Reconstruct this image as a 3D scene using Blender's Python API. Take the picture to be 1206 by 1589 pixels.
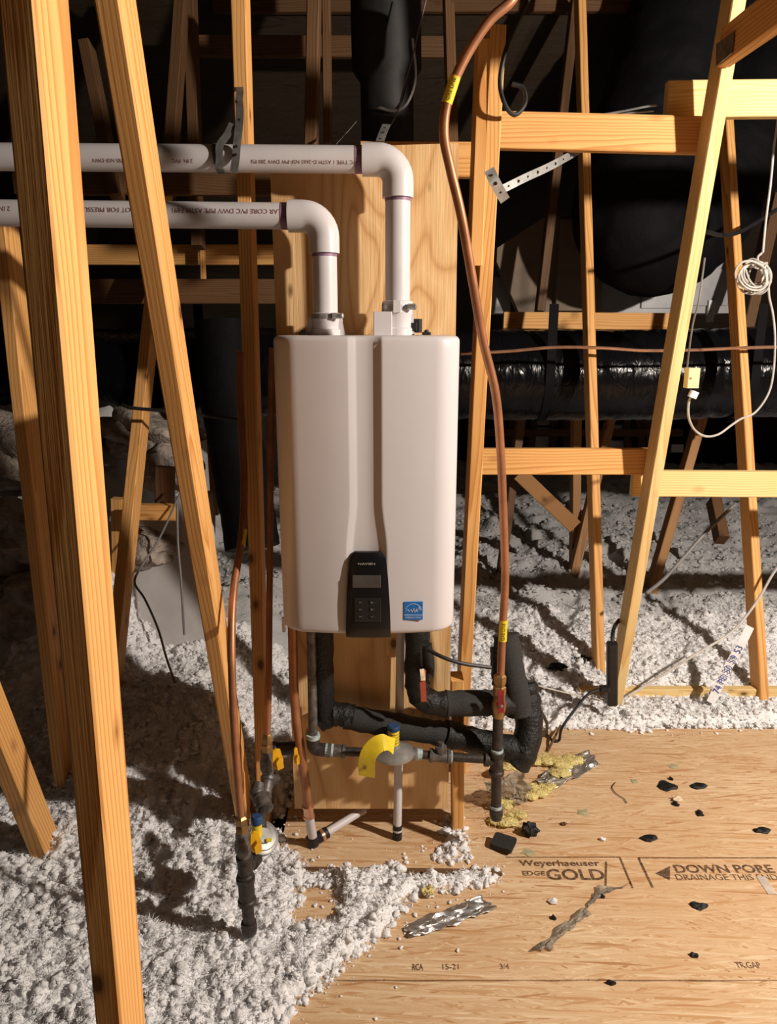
import bpy, bmesh, math, random
import numpy as np
from mathutils import Vector, Matrix, Quaternion
random.seed(7); rng = np.random.default_rng(11)
SC = bpy.context.scene; COL = SC.collection
for o in list(bpy.data.objects): bpy.data.objects.remove(o)

# ---------------------------------------------------------------- camera
FPX = 1130.0; CX, CY = 603.0, 794.5; PITCH = math.radians(14.0); H = 1.58
CAM = Vector((0, 0, H))
cd = bpy.data.cameras.new('camera'); cam = bpy.data.objects.new('camera', cd); COL.objects.link(cam)
cd.sensor_fit = 'HORIZONTAL'; cd.sensor_width = 36.0; cd.lens = 36.0 * FPX / 1206.0
cd.clip_start = 0.02; cd.clip_end = 60
cam.location = CAM; cam.rotation_euler = (math.pi/2 - PITCH, 0, 0); SC.camera = cam
# ---------------------------------------------------------------- world, lights, exposure
w = bpy.data.worlds.new('world'); SC.world = w; w.use_nodes = True
w.node_tree.nodes['Background'].inputs[0].default_value = (0.5, 0.55, 0.6, 1)
w.node_tree.nodes['Background'].inputs[1].default_value = 0.02
def point_light(name, loc, power, col, rad):
    l = bpy.data.lights.new(name, 'POINT'); l.energy = power; l.color = col; l.shadow_soft_size = rad
    o = bpy.data.objects.new(name, l); COL.objects.link(o); o.location = loc; return o
point_light('attic_bulb', (2.30, 0.78, 2.32), 470, (1.0, 0.89, 0.78), 0.045)
SC.view_settings.view_transform = 'Standard'; SC.view_settings.look = 'None'
SC.view_settings.gamma = 1.0; SC.view_settings.use_curve_mapping = False
SC.view_settings.exposure = 0.0

# ---------------------------------------------------------------- pixel -> place
FWD = Vector((0, math.cos(PITCH), -math.sin(PITCH))); UPV = Vector((0, math.sin(PITCH), math.cos(PITCH)))
def ray(px, py): return Vector((1, 0, 0)) * ((px-CX)/FPX) + UPV * ((CY-py)/FPX) + FWD
def P(px, py, Y): d = ray(px, py); return CAM + d * (Y / d.y)
def F(px, py, z=0.0): d = ray(px, py); return CAM + d * ((z-H) / d.z)
def line_z(a, b, z): t = (z-a.z)/(b.z-a.z); return a + (b-a)*t

# ---------------------------------------------------------------- materials
MATS = {}
class NT:
    def __init__(s, name):
        m = bpy.data.materials.new(name); m.use_nodes = True; s.m = m; s.n = m.node_tree.nodes; s.l = m.node_tree.links
        s.b = s.n['Principled BSDF']
    def add(s, t, **k):
        n = s.n.new(t)
        for a, v in k.items():
            if a.startswith('i_'): n.inputs[int(a[2:]) if a[2:].isdigit() else a[2:].replace('_', ' ')].default_value = v
            else: setattr(n, a, v)
        return n
    def link(s, a, b): s.l.new(a, b)
    def math(s, op, a, b=None, clamp=False):
        n = s.n.new('ShaderNodeMath'); n.operation = op; n.use_clamp = clamp
        for i, v in enumerate((a, b)):
            if v is None: continue
            if isinstance(v, (int, float)): n.inputs[i].default_value = v
            else: s.link(v, n.inputs[i])
        return n.outputs[0]
    def ramp(s, fac, stops):
        n = s.n.new('ShaderNodeValToRGB'); e = n.color_ramp.elements
        while len(e) < len(stops): e.new(0.5)
        for q, (p, c) in zip(e, stops): q.position = p; q.color = (*c, 1)
        s.link(fac, n.inputs[0]); return n.outputs[0]
    def mix(s, fac, a, b, mode='MIX'):
        n = s.n.new('ShaderNodeMix'); n.data_type = 'RGBA'; n.blend_type = mode
        for i, v in ((0, fac), (6, a), (7, b)):
            if isinstance(v, (int, float)): n.inputs[i].default_value = v
            elif isinstance(v, tuple): n.inputs[i].default_value = (*v, 1)
            else: s.link(v, n.inputs[i])
        return n.outputs[2]
    def coords(s, scale=(1, 1, 1), rnd=0.0, rot=(0, 0, 0)):
        tc = s.add('ShaderNodeTexCoord'); mp = s.add('ShaderNodeMapping'); mp.inputs[3].default_value = scale; mp.inputs[2].default_value = rot
        s.link(tc.outputs['Object'], mp.inputs[0])
        if rnd:
            oi = s.add('ShaderNodeObjectInfo'); cb = s.add('ShaderNodeCombineXYZ')
            for i, k in enumerate((1.0, 0.73, 3.1)): s.link(s.math('MULTIPLY', oi.outputs['Random'], rnd*k), cb.inputs[i])
            s.link(cb.outputs[0], mp.inputs[1])
        return mp.outputs[0]
    def noise(s, vec, scale, detail=3, rough=0.55, dist=0.0):
        n = s.add('ShaderNodeTexNoise'); s.link(vec, n.inputs['Vector']); n.inputs['Scale'].default_value = scale
        n.inputs['Detail'].default_value = detail; n.inputs['Roughness'].default_value = rough; n.inputs['Distortion'].default_value = dist
        return n.outputs[0]
    def bump(s, h, strength=0.3, dist=0.01):
        n = s.add('ShaderNodeBump'); n.inputs['Strength'].default_value = strength; n.inputs['Distance'].default_value = dist
        s.link(h, n.inputs['Height']); s.link(n.outputs[0], s.b.inputs['Normal'])
    def done(s, rough=0.6, metal=0.0, spec=0.4):
        s.b.inputs['Roughness'].default_value = rough; s.b.inputs['Metallic'].default_value = metal
        s.b.inputs['Specular IOR Level'].default_value = spec; return s.m

def plain(name, col, rough=0.5, metal=0.0, var=0.12, scale=25, bump=0.0, spec=0.4, bdist=0.003):
    t = NT(name); v = t.coords(); n = t.noise(v, scale, 4)
    d = tuple(c*(1-var*1.6) for c in col); u = tuple(min(1, c*(1+var)) for c in col)
    t.link(t.ramp(n, [(0.3, d), (0.7, u)]), t.b.inputs['Base Color'])
    if bump: t.bump(t.noise(v, scale*3, 4), bump, bdist)
    return t.done(rough, metal, spec)

def wood(name, light, dark, ring=55, knots=True):
    t = NT(name)
    v = t.coords(rnd=9.0); tc = t.add('ShaderNodeTexCoord')
    sep = t.add('ShaderNodeSeparateXYZ'); t.link(tc.outputs['Object'], sep.inputs[0])
    oi = t.add('ShaderNodeObjectInfo'); rnd = oi.outputs['Random']
    st = t.add('ShaderNodeMapping'); st.inputs[3].default_value = (7, 7, 1.3); t.link(v, st.inputs[0])
    n1 = t.noise(st.outputs[0], 1.0, 2, 0.4)
    wob = t.math('MULTIPLY', t.math('SUBTRACT', n1, 0.5), 0.085)
    ox = t.math('SUBTRACT', t.math('MULTIPLY', rnd, 0.11), 0.085)
    ang = t.math('SINE', t.math('MULTIPLY', rnd, 57.0))
    x = t.math('ADD', t.math('ADD', sep.outputs[0], ox), wob)
    y = t.math('ADD', t.math('ADD', sep.outputs[1], t.math('MULTIPLY', ang, 0.07)), t.math('MULTIPLY', sep.outputs[2], 0.02))
    cb = t.add('ShaderNodeCombineXYZ'); t.link(x, cb.inputs[0]); t.link(y, cb.inputs[1])
    wv = t.add('ShaderNodeTexWave', wave_type='RINGS', rings_direction='Z', wave_profile='SAW'); wv.inputs['Scale'].default_value = ring
    wv.inputs['Distortion'].default_value = 0.0; t.link(cb.outputs[0], wv.inputs['Vector'])
    g = wv.outputs[1]
    fib = t.add('ShaderNodeMapping'); fib.inputs[3].default_value = (260, 260, 5); t.link(v, fib.inputs[0])
    fn = t.noise(fib.outputs[0], 1.0, 3, 0.6)
    big = t.noise(v, 2.2, 2)
    mid = tuple((a*0.72+b*0.28) for a, b in zip(light, dark))
    c = t.ramp(g, [(0.0, light), (0.55, mid), (0.9, dark), (1.0, light)])
    c = t.mix(t.math('MULTIPLY', fn, 0.34), c, tuple(q*0.62 for q in mid))
    c = t.mix(t.ramp(big, [(0.35, (0, 0, 0)), (0.75, (0.3, 0.3, 0.3))]), c, tuple(q*0.75 for q in dark))
    if knots:
        km = t.add('ShaderNodeMapping'); km.inputs[3].default_value = (1, 1, 0.55); t.link(v, km.inputs[0])
        vo = t.add('ShaderNodeTexVoronoi'); vo.inputs['Scale'].default_value = 9.0; t.link(km.outputs[0], vo.inputs['Vector'])
        k = t.ramp(vo.outputs['Distance'], [(0.10, (1, 1, 1)), (0.19, (0, 0, 0))])
        k2 = t.ramp(vo.outputs['Distance'], [(0.06, (1, 1, 1)), (0.10, (0, 0, 0))])
        c = t.mix(t.math('MULTIPLY', k, 0.5), c, tuple(q*0.55 for q in dark)); c = t.mix(t.math('MULTIPLY', k2, 0.8), c, (0.07, 0.025, 0.01))
    t.link(c, t.b.inputs['Base Color'])
    t.bump(t.math('ADD', fn, t.math('MULTIPLY', g, 0.3)), 0.18, 0.002)
    return t.done(0.62, 0, 0.25)

M = {}
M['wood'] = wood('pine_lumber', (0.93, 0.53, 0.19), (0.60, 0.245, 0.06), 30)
M['wood_mid'] = wood('half_dimmed_lumber', (0.46, 0.25, 0.10), (0.28, 0.125, 0.045), 30)  # pine half darkened in colour for webs standing in weak light
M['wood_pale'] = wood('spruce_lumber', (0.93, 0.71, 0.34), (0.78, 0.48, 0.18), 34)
M['wood_dim_brown'] = wood('dimmed_brown_lumber', (0.17, 0.092, 0.042), (0.10, 0.046, 0.019), 30)  # pine with background shade put into its colour; plain brown for small floor bits

def plywood():
    t = NT('fir_plywood'); v = t.coords()
    m1 = t.add('ShaderNodeMapping'); m1.inputs[3].default_value = (1.0, 1.0, 0.28); t.link(v, m1.inputs[0])
    n = t.noise(m1.outputs[0], 3.2, 2, 0.5, 0.5)
    g = t.math('FRACT', t.math('MULTIPLY', n, 13.0))
    tri = t.math('ABSOLUTE', t.math('SUBTRACT', g, 0.5))
    m2 = t.add('ShaderNodeMapping'); m2.inputs[3].default_value = (150, 150, 6); t.link(v, m2.inputs[0])
    f = t.noise(m2.outputs[0], 1.0, 3, 0.6)
    c = t.ramp(tri, [(0.0, (0.62, 0.35, 0.15)), (0.16, (0.80, 0.52, 0.25)), (0.5, (0.87, 0.60, 0.31))])
    c = t.mix(t.math('MULTIPLY', f, 0.42), c, (0.56, 0.31, 0.12))
    m3 = t.add('ShaderNodeMapping'); m3.inputs[3].default_value = (1, 1, 0.4); t.link(v, m3.inputs[0])
    vo = t.add('ShaderNodeTexVoronoi'); vo.inputs['Scale'].default_value = 8; t.link(m3.outputs[0], vo.inputs['Vector'])
    c = t.mix(t.ramp(vo.outputs['Distance'], [(0.05, (0.8, 0.8, 0.8)), (0.09, (0, 0, 0))]), c, (0.13, 0.05, 0.02))
    t.link(c, t.b.inputs['Base Color']); t.bump(t.math('ADD', f, t.math('MULTIPLY', tri, 0.8)), 0.4, 0.004)
    return t.done(0.65, 0, 0.25)
M['ply'] = plywood()

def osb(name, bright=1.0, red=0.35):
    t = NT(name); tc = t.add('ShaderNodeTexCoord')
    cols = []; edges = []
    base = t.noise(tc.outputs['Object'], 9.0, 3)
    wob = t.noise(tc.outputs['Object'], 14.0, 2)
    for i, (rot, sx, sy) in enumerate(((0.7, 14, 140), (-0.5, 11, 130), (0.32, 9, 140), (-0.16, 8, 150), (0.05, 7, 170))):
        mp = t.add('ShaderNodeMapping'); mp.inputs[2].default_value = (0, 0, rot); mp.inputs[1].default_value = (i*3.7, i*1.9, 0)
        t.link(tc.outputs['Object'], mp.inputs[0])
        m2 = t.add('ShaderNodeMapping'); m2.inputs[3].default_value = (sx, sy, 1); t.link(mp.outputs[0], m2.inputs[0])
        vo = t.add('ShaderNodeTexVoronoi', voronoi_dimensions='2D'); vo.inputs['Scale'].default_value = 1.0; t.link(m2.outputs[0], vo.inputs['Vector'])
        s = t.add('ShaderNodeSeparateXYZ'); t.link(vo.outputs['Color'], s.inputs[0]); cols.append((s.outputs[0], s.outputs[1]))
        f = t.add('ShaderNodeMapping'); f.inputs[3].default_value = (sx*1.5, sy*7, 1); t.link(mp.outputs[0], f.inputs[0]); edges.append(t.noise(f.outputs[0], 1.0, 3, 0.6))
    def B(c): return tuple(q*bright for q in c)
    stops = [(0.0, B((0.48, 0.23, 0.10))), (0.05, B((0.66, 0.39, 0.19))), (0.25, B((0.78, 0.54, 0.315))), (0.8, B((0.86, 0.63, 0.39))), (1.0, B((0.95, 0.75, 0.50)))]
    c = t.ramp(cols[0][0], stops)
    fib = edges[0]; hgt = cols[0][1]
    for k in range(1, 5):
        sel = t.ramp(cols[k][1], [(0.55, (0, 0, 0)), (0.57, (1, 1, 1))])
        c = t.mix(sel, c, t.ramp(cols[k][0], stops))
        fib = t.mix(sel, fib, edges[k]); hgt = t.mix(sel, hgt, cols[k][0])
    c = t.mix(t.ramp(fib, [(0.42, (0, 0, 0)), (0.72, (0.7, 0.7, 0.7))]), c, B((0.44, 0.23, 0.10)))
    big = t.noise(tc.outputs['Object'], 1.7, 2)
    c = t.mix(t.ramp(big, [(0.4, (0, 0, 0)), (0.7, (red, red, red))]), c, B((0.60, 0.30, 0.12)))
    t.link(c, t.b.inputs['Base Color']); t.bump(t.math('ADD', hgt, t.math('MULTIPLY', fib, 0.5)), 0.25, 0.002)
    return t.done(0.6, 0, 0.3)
M['osb'] = osb('osb_sheathing', 0.90, 0.25)
M['deck'] = osb('dimmed_roof_osb', 0.042, 0.3)  # sheathing darkened in colour to stand for the unlit roof space

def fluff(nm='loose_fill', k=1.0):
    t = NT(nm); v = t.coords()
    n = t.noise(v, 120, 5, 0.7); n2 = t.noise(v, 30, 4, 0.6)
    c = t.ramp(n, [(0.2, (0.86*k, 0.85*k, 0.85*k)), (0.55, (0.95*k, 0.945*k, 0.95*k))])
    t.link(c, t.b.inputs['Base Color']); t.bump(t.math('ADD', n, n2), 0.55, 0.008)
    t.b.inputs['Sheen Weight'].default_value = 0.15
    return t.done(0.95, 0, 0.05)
M['fluff'] = fluff(); M['fluff_dim'] = fluff('dimmed_loose_fill', 0.64)  # second fill is darkened in colour to stand for weaker light at the rear
M['batt'] = plain('old_batt_wool', (0.42, 0.36, 0.31), 0.95, 0, 0.3, 18, 0.8, 0.05, 0.02)
M['white'] = plain('white_enamel', (0.635, 0.60, 0.61), 0.33, 0, 0.012, 6, 0, 0.4)
M['pvc'] = plain('white_pvc', (0.66, 0.625, 0.63), 0.38, 0, 0.03, 12, 0, 0.35)
M['primer'] = plain('purple_primer', (0.30, 0.17, 0.27), 0.5, 0, 0.3, 40)
M['ink'] = plain('brown_ink', (0.22, 0.09, 0.08), 0.6)
M['blackink'] = plain('black_ink', (0.06, 0.045, 0.035), 0.7, 0, 0.4, 300)
M['blackplastic'] = plain('black_plastic', (0.007, 0.007, 0.008), 0.28, 0, 0.1, 20, 0, 0.5)
M['softblack'] = plain('soft_black', (0.016, 0.015, 0.016), 0.5, 0, 0.2, 30)
M['screen'] = plain('lcd_grey', (0.085, 0.075, 0.07), 0.25)
M['logo'] = plain('silver_print', (0.45, 0.43, 0.41), 0.4)
M['button'] = plain('button_rubber', (0.02, 0.02, 0.021), 0.45)
M['blue'] = plain('sticker_blue', (0.02, 0.17, 0.55), 0.4, 0, 0.05)
M['stickerwhite'] = plain('sticker_white', (0.72, 0.78, 0.85), 0.4)
M['copper'] = plain('copper_tube', (0.40, 0.17, 0.08), 0.42, 0.4, 0.18, 14)
M['copper_bright'] = plain('bright_copper', (0.75, 0.42, 0.26), 0.3, 0.8, 0.15, 20)
M['brass'] = plain('brass', (0.36, 0.22, 0.09), 0.42, 0.7, 0.2, 40)
M['iron'] = plain('black_iron', (0.055, 0.045, 0.04), 0.5, 0.3, 0.35, 60, 0.25)
M['iron2'] = plain('grey_cast_fitting', (0.16, 0.145, 0.135), 0.5, 0.5, 0.4, 50, 0.3)
M['dope'] = plain('blue_pipe_dope', (0.44, 0.54, 0.54), 0.7, 0, 0.3, 90)
M['alu'] = plain('die_cast_aluminium', (0.36, 0.35, 0.335), 0.45, 0.6, 0.2, 30)
M['galv'] = plain('galvanised_steel', (0.50, 0.50, 0.49), 0.45, 0.75, 0.2, 24)
M['galv_dark'] = plain('dull_strap_steel', (0.20, 0.195, 0.19), 0.55, 0.5, 0.25, 40)
M['stack'] = plain('dimmed_steel', (0.02, 0.019, 0.018), 0.6, 0.3, 0.25, 20)  # grey steel with the shade of the dark background put into its colour
M['sheetmetal'] = plain('sheet_metal', (0.30, 0.30, 0.305), 0.5, 0.3, 0.1, 6)
M['yellow'] = plain('yellow_tag', (0.80, 0.60, 0.03), 0.45, 0, 0.1, 30)
M['handle_yellow'] = plain('yellow_handle', (0.85, 0.46, 0.015), 0.4, 0, 0.1, 30)
M['bluecap'] = plain('blue_cap', (0.02, 0.06, 0.16), 0.45)
M['red'] = plain('red_handle', (0.30, 0.022, 0.03), 0.42, 0, 0.15, 40)
M['redtag'] = plain('red_wire_tag', (0.45, 0.09, 0.05), 0.45)
def ductmat():
    t = NT('black_duct_jacket'); v = t.coords((1, 1, 1))
    m = t.add('ShaderNodeMapping'); m.inputs[3].default_value = (22, 8, 8); t.link(v, m.inputs[0])
    a = t.noise(m.outputs[0], 1.0, 3, 0.5, 0.8); t.b.inputs['Base Color'].default_value = (0.004, 0.004, 0.005, 1)
    r = t.math('ABSOLUTE', t.math('SUBTRACT', a, 0.5)); t.bump(r, 0.4, 0.025)
    return t.done(0.22, 0, 0.2)
M['duct'] = ductmat()
M['duct2'] = plain('matte_black_jacket', (0.004, 0.004, 0.005), 0.75, 0, 0.2, 5, 0.3, 0.12, 0.02)
def foam():
    t = NT('pipe_foam'); v = t.coords(); n = t.noise(v, 260, 4, 0.7)
    t.link(t.ramp(n, [(0.3, (0.016, 0.016, 0.016)), (0.75, (0.055, 0.053, 0.051))]), t.b.inputs['Base Color']); t.bump(n, 0.5, 0.004)
    return t.done(0.8, 0, 0.3)
M['foam'] = foam()
M['tape'] = plain('black_foam_tape', (0.008, 0.008, 0.008), 0.5, 0, 0.2, 40, 0.5, 0.4, 0.01)
M['yellowwool'] = plain('yellow_fibreglass', (1.0, 0.80, 0.34), 0.95, 0, 0.1, 60, 0.9, 0.05, 0.012)
M['foil'] = plain('foil_facing', (0.62, 0.61, 0.60), 0.36, 0.9, 0.1, 14, 0.35, 0.5, 0.008)
M['film'] = plain('dusty_film', (0.42, 0.36, 0.28), 0.3, 0.1, 0.3, 40, 0.6, 0.5, 0.012)
M['film'].node_tree.nodes['Principled BSDF'].inputs['Alpha'].default_value = 0.55
M['cleartape'] = plain('clear_tape', (0.80, 0.74, 0.68), 0.25); M['cleartape'].node_tree.nodes['Principled BSDF'].inputs['Alpha'].default_value = 0.45
M['cable_white'] = plain('white_cable', (0.56, 0.53, 0.49), 0.5)
M['cable_grey'] = plain('grey_cable', (0.18, 0.17, 0.165), 0.5)
M['cream'] = plain('cream_plastic', (0.74, 0.62, 0.36), 0.45, 0, 0.05)
M['paper'] = plain('white_paper', (0.80, 0.79, 0.80), 0.6, 0, 0.05)
M['blueink'] = plain('blue_ink', (0.03, 0.07, 0.30), 0.6)
M['greysheet'] = plain('grey_plastic_sheet', (0.58, 0.56, 0.55), 0.5, 0, 0.12, 5, 0.1)
M['gusset'] = plain('truss_plate', (0.20, 0.17, 0.15), 0.5, 0.4, 0.3, 60)
M['chip'] = plain('pale_wood_chip', (0.80, 0.66, 0.45), 0.7, 0, 0.2, 60)
M['dirt'] = plain('greenish_dust', (0.42, 0.38, 0.22), 0.8, 0, 0.2, 60)
M['wall'] = plain('gable_board', (0.16, 0.11, 0.075), 0.8, 0, 0.2, 5)
M['tan'] = plain('tan_board', (0.22, 0.165, 0.115), 0.7, 0, 0.1, 8)

# ---------------------------------------------------------------- mesh helpers
def frame(d, hint=Vector((1, 0, 0))):
    d = d.normalized(); a = hint - d*hint.dot(d)
    if a.length < 1e-4: a = Vector((0, 0, 1)) - d*d.z
    if a.length < 1e-4: a = Vector((0, 1, 0))
    a.normalize(); return a, d.cross(a).normalized(), d
def smooth_path(pts, n=6):
    pts = [Vector(p) for p in pts]
    if len(pts) < 3: return pts
    q = [pts[0]*2-pts[1]] + pts + [pts[-1]*2-pts[-2]]; out = []
    for i in range(1, len(q)-2):
        p0, p1, p2, p3 = q[i-1:i+3]
        for k in range(n):
            t = k/n
            out.append(0.5*((2*p1)+(p2-p0)*t+(2*p0-5*p1+4*p2-p3)*t*t+(3*p1-p0-3*p2+p3)*t**3))
    out.append(pts[-1]); return out
class MB:
    def __init__(s): s.v = []; s.f = []
    def quad_strip(s, rings, closed=True, caps=True):
        b = len(s.v); n = len(rings[0])
        for r in rings: s.v += [Vector(p) for p in r]
        for i in range(len(rings)-1):
            for j in range(n if closed else n-1):
                k = (j+1) % n
                s.f.append((b+i*n+j, b+i*n+k, b+(i+1)*n+k, b+(i+1)*n+j))
        if caps and closed:
            s.f.append(tuple(b+j for j in reversed(range(n)))); e = b+(len(rings)-1)*n
            s.f.append(tuple(e+j for j in range(n)))
        return s
    def tube(s, pts, r, seg=14, n=6, hint=None, caps=True):
        k0 = len(pts)
        pp = smooth_path(pts, n) if n > 1 else [Vector(p) for p in pts]
        N = len(pp); rings = []; a = None
        for i, p in enumerate(pp):
            d = (pp[min(i+1, N-1)]-pp[max(i-1, 0)]).normalized()
            if a is None: a, b_, _ = frame(d, hint or Vector((0.3, -1, 0.2)))
            else:
                a = (a-d*a.dot(d)).normalized()
            b = d.cross(a)
            if callable(r): rr = r(i/(N-1))
            elif isinstance(r, (list, tuple)):
                x = i/(N-1)*(len(r)-1); q = min(int(x), len(r)-2); rr = r[q]+(r[q+1]-r[q])*(x-q)
            else: rr = r
            rings.append([p+(a*math.cos(t)+b*math.sin(t))*rr for t in [2*math.pi*j/seg for j in range(seg)]])
        return s.quad_strip(rings, True, caps)
    def lathe(s, o, axis, prof, seg=20, caps=True):
        a, b, d = frame(Vector(axis), Vector((0.2, -1, 0.1)))
        rings = [[Vector(o)+d*t+(a*math.cos(q)+b*math.sin(q))*max(r, 1e-5) for q in [2*math.pi*j/seg for j in range(seg)]] for r, t in prof]
        return s.quad_strip(rings, True, caps)
    def box(s, c, ax, ay, az, sx, sy, sz, ch=0.0):
        """oriented box, chamfered along az"""
        c = Vector(c); hx, hy, hz = sx/2, sy/2, sz/2
        if ch: prof = [(-hx+ch, -hy), (hx-ch, -hy), (hx, -hy+ch), (hx, hy-ch), (hx-ch, hy), (-hx+ch, hy), (-hx, hy-ch), (-hx, -hy+ch)]
        else: prof = [(-hx, -hy), (hx, -hy), (hx, hy), (-hx, hy)]
        return s.quad_strip([[c+ax*x+ay*y+az*z for x, y in prof] for z in (-hz, hz)])
    def abox(s, x0, x1, y0, y1, z0, z1, ch=0.0):
        return s.box(((x0+x1)/2, (y0+y1)/2, (z0+z1)/2), Vector((1, 0, 0)), Vector((0, 1, 0)), Vector((0, 0, 1)), abs(x1-x0), abs(y1-y0), abs(z1-z0), ch)
    def prism(s, poly, o, ax, ay, az, h):
        o = Vector(o)
        return s.quad_strip([[o+ax*x+ay*y+az*z for x, y in poly] for z in (0, h)])
    def strip(s, pts, wdir, wid, th):
        """flat band along pts"""
        pp = [Vector(p) for p in pts]; N = len(pp); rings = []
        for i, p in enumerate(pp):
            d = (pp[min(i+1, N-1)]-pp[max(i-1, 0)]).normalized(); wd = wdir[i] if isinstance(wdir, list) else wdir
            u = (wd-d*wd.dot(d)).normalized(); n = d.cross(u)
            rings.append([p-u*wid/2-n*th/2, p+u*wid/2-n*th/2, p+u*wid/2+n*th/2, p-u*wid/2+n*th/2])
        return s.quad_strip(rings)
    def blob(s, c, r, sub=2, jit=0.25, sq=(1, 1, 1), seed=0):
        bm = bmesh.new(); bmesh.ops.create_icosphere(bm, subdivisions=sub, radius=1.0); R = random.Random(seed); b = len(s.v)
        bm.verts.ensure_lookup_table(); ph = [R.uniform(0, 6) for _ in range(6)]
        for v in bm.verts:
            k = 1+jit*(math.sin(v.co.x*4+ph[0])*math.sin(v.co.y*5+ph[1])+0.6*math.sin(v.co.z*7+ph[2]+v.co.x*6))+R.uniform(-jit, jit)*0.3
            s.v.append(Vector(c)+Vector((v.co.x*sq[0], v.co.y*sq[1], v.co.z*sq[2]))*(r*k))
        for f in bm.faces: s.f.append(tuple(b+v.index for v in f.verts))
        bm.free(); return s
    def build(s, name, mat, parent=None, flat=False, local=None, angle=38):
        me = bpy.data.meshes.new(name)
        if parent is not None: off = Vector(parent['_o']) if '_o' in parent else Vector((0, 0, 0))
        elif local is None:
            xs = [v.x for v in s.v]; ys = [v.y for v in s.v]; zs = [v.z for v in s.v]
            off = Vector(((min(xs)+max(xs))/2, (min(ys)+max(ys))/2, min(zs)))
        else: off = Vector(local)
        me.from_pydata([tuple(v-off) for v in s.v], [], s.f); me.update()
        bm = bmesh.new(); bm.from_mesh(me); bmesh.ops.recalc_face_normals(bm, faces=bm.faces); bm.to_mesh(me); bm.free()
        o = bpy.data.objects.new(name, me); COL.objects.link(o); me.materials.append(mat)
        if not flat:
            me.shade_smooth(); me.set_sharp_from_angle(angle=math.radians(angle))
        if parent is not None: o.parent = parent; o['_o'] = tuple(off)
        else: o.location = off; o['_o'] = tuple(off)
        return o
def tag(o, label, cat=None, group=None, kind=None):
    o['label'] = label
    if cat: o['category'] = cat
    if group: o['group'] = group
    if kind: o['kind'] = kind
    return o
def thing(name, label, cat, loc, group=None, kind=None):
    o = bpy.data.objects.new(name, None); COL.objects.link(o); o.location = loc; o['_o'] = tuple(loc); o.empty_display_size = 0.1
    return tag(o, label, cat, group, kind)
X_, Y_, Z_ = Vector((1, 0, 0)), Vector((0, 1, 0)), Vector((0, 0, 1))

def text_mesh(txt, size, mapper, name, mat, parent, extr=0.0):
    cu = bpy.data.curves.new(name, 'FONT'); cu.body = txt; cu.size = size; cu.resolution_u = 3
    cu.align_x = 'CENTER'; cu.align_y = 'CENTER'; cu.extrude = extr
    to = bpy.data.objects.new('tmp', cu); COL.objects.link(to)
    dg = bpy.context.evaluated_depsgraph_get(); me = bpy.data.meshes.new_from_object(to.evaluated_get(dg))
    bpy.data.objects.remove(to); bpy.data.curves.remove(cu)
    off = Vector(parent['_o'])
    for v in me.vertices: v.co = mapper(v.co.x, v.co.y, v.co.z) - off
    me.materials.clear(); me.materials.append(mat); me.name = name
    o = bpy.data.objects.new(name, me); COL.objects.link(o); o.parent = parent; o['_o'] = tuple(off)
    return o

# ---------------------------------------------------------------- numpy noise
def vnoise(x, y, seed):
    r = np.random.default_rng(seed); T = r.random((256, 256))
    xi = np.floor(x).astype(int); yi = np.floor(y).astype(int); fx = x-xi; fy = y-yi
    fx = fx*fx*(3-2*fx); fy = fy*fy*(3-2*fy); g = lambda a, b: T[a % 256, b % 256]
    return (g(xi, yi)*(1-fx)+g(xi+1, yi)*fx)*(1-fy)+(g(xi, yi+1)*(1-fx)+g(xi+1, yi+1)*fx)*fy-0.5
def fbm(x, y, sc, oct, seed, gain=0.5):
    t = 0; a = 1.0
    for k in range(oct): t = t+a*vnoise(x*sc*2**k+k*17.3, y*sc*2**k-k*9.1, seed+k); a *= gain
    return t
def sstep(a, b, x): t = np.clip((x-a)/(b-a), 0, 1); return t*t*(3-2*t)

# ================================================================ SETTING
# floor: two OSB panels
FLY = 1.486; BKY = 2.675; OX0 = -0.34
floor = thing('floor', 'oriented strand board subfloor panels of the attic', None, (0, 0, -0.2), kind='structure')
def panel(x0, x1, y0, y1):
    R = random.Random(int(y0*1000)); mb = MB(); pts = []
    n = 40
    for i in range(n+1): pts.append((x0+(x1-x0)*i/n, y0+R.uniform(-1, 1)*0.0012))
    for i in range(n+1): pts.append((x1-(x1-x0)*i/n, y1+R.uniform(-1, 1)*0.0015))
    mb.prism(pts, (0, 0, -0.0185), X_, Y_, Z_, 0.0185)
    return mb.build('osb_panel', M['osb'], floor, flat=True)
back_panel = panel(OX0, 2.1, FLY+0.002, BKY)
front_panel = panel(OX0-0.1, 2.4, 0.25, FLY-0.002)
tag(front_panel, 'front board of the subfloor nearest the viewer')
mb = MB(); mb.abox(-7, 7, -3, 10.5, -0.26, -0.2); mb.build('base_layer', M['wall'], floor, flat=True)
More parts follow.
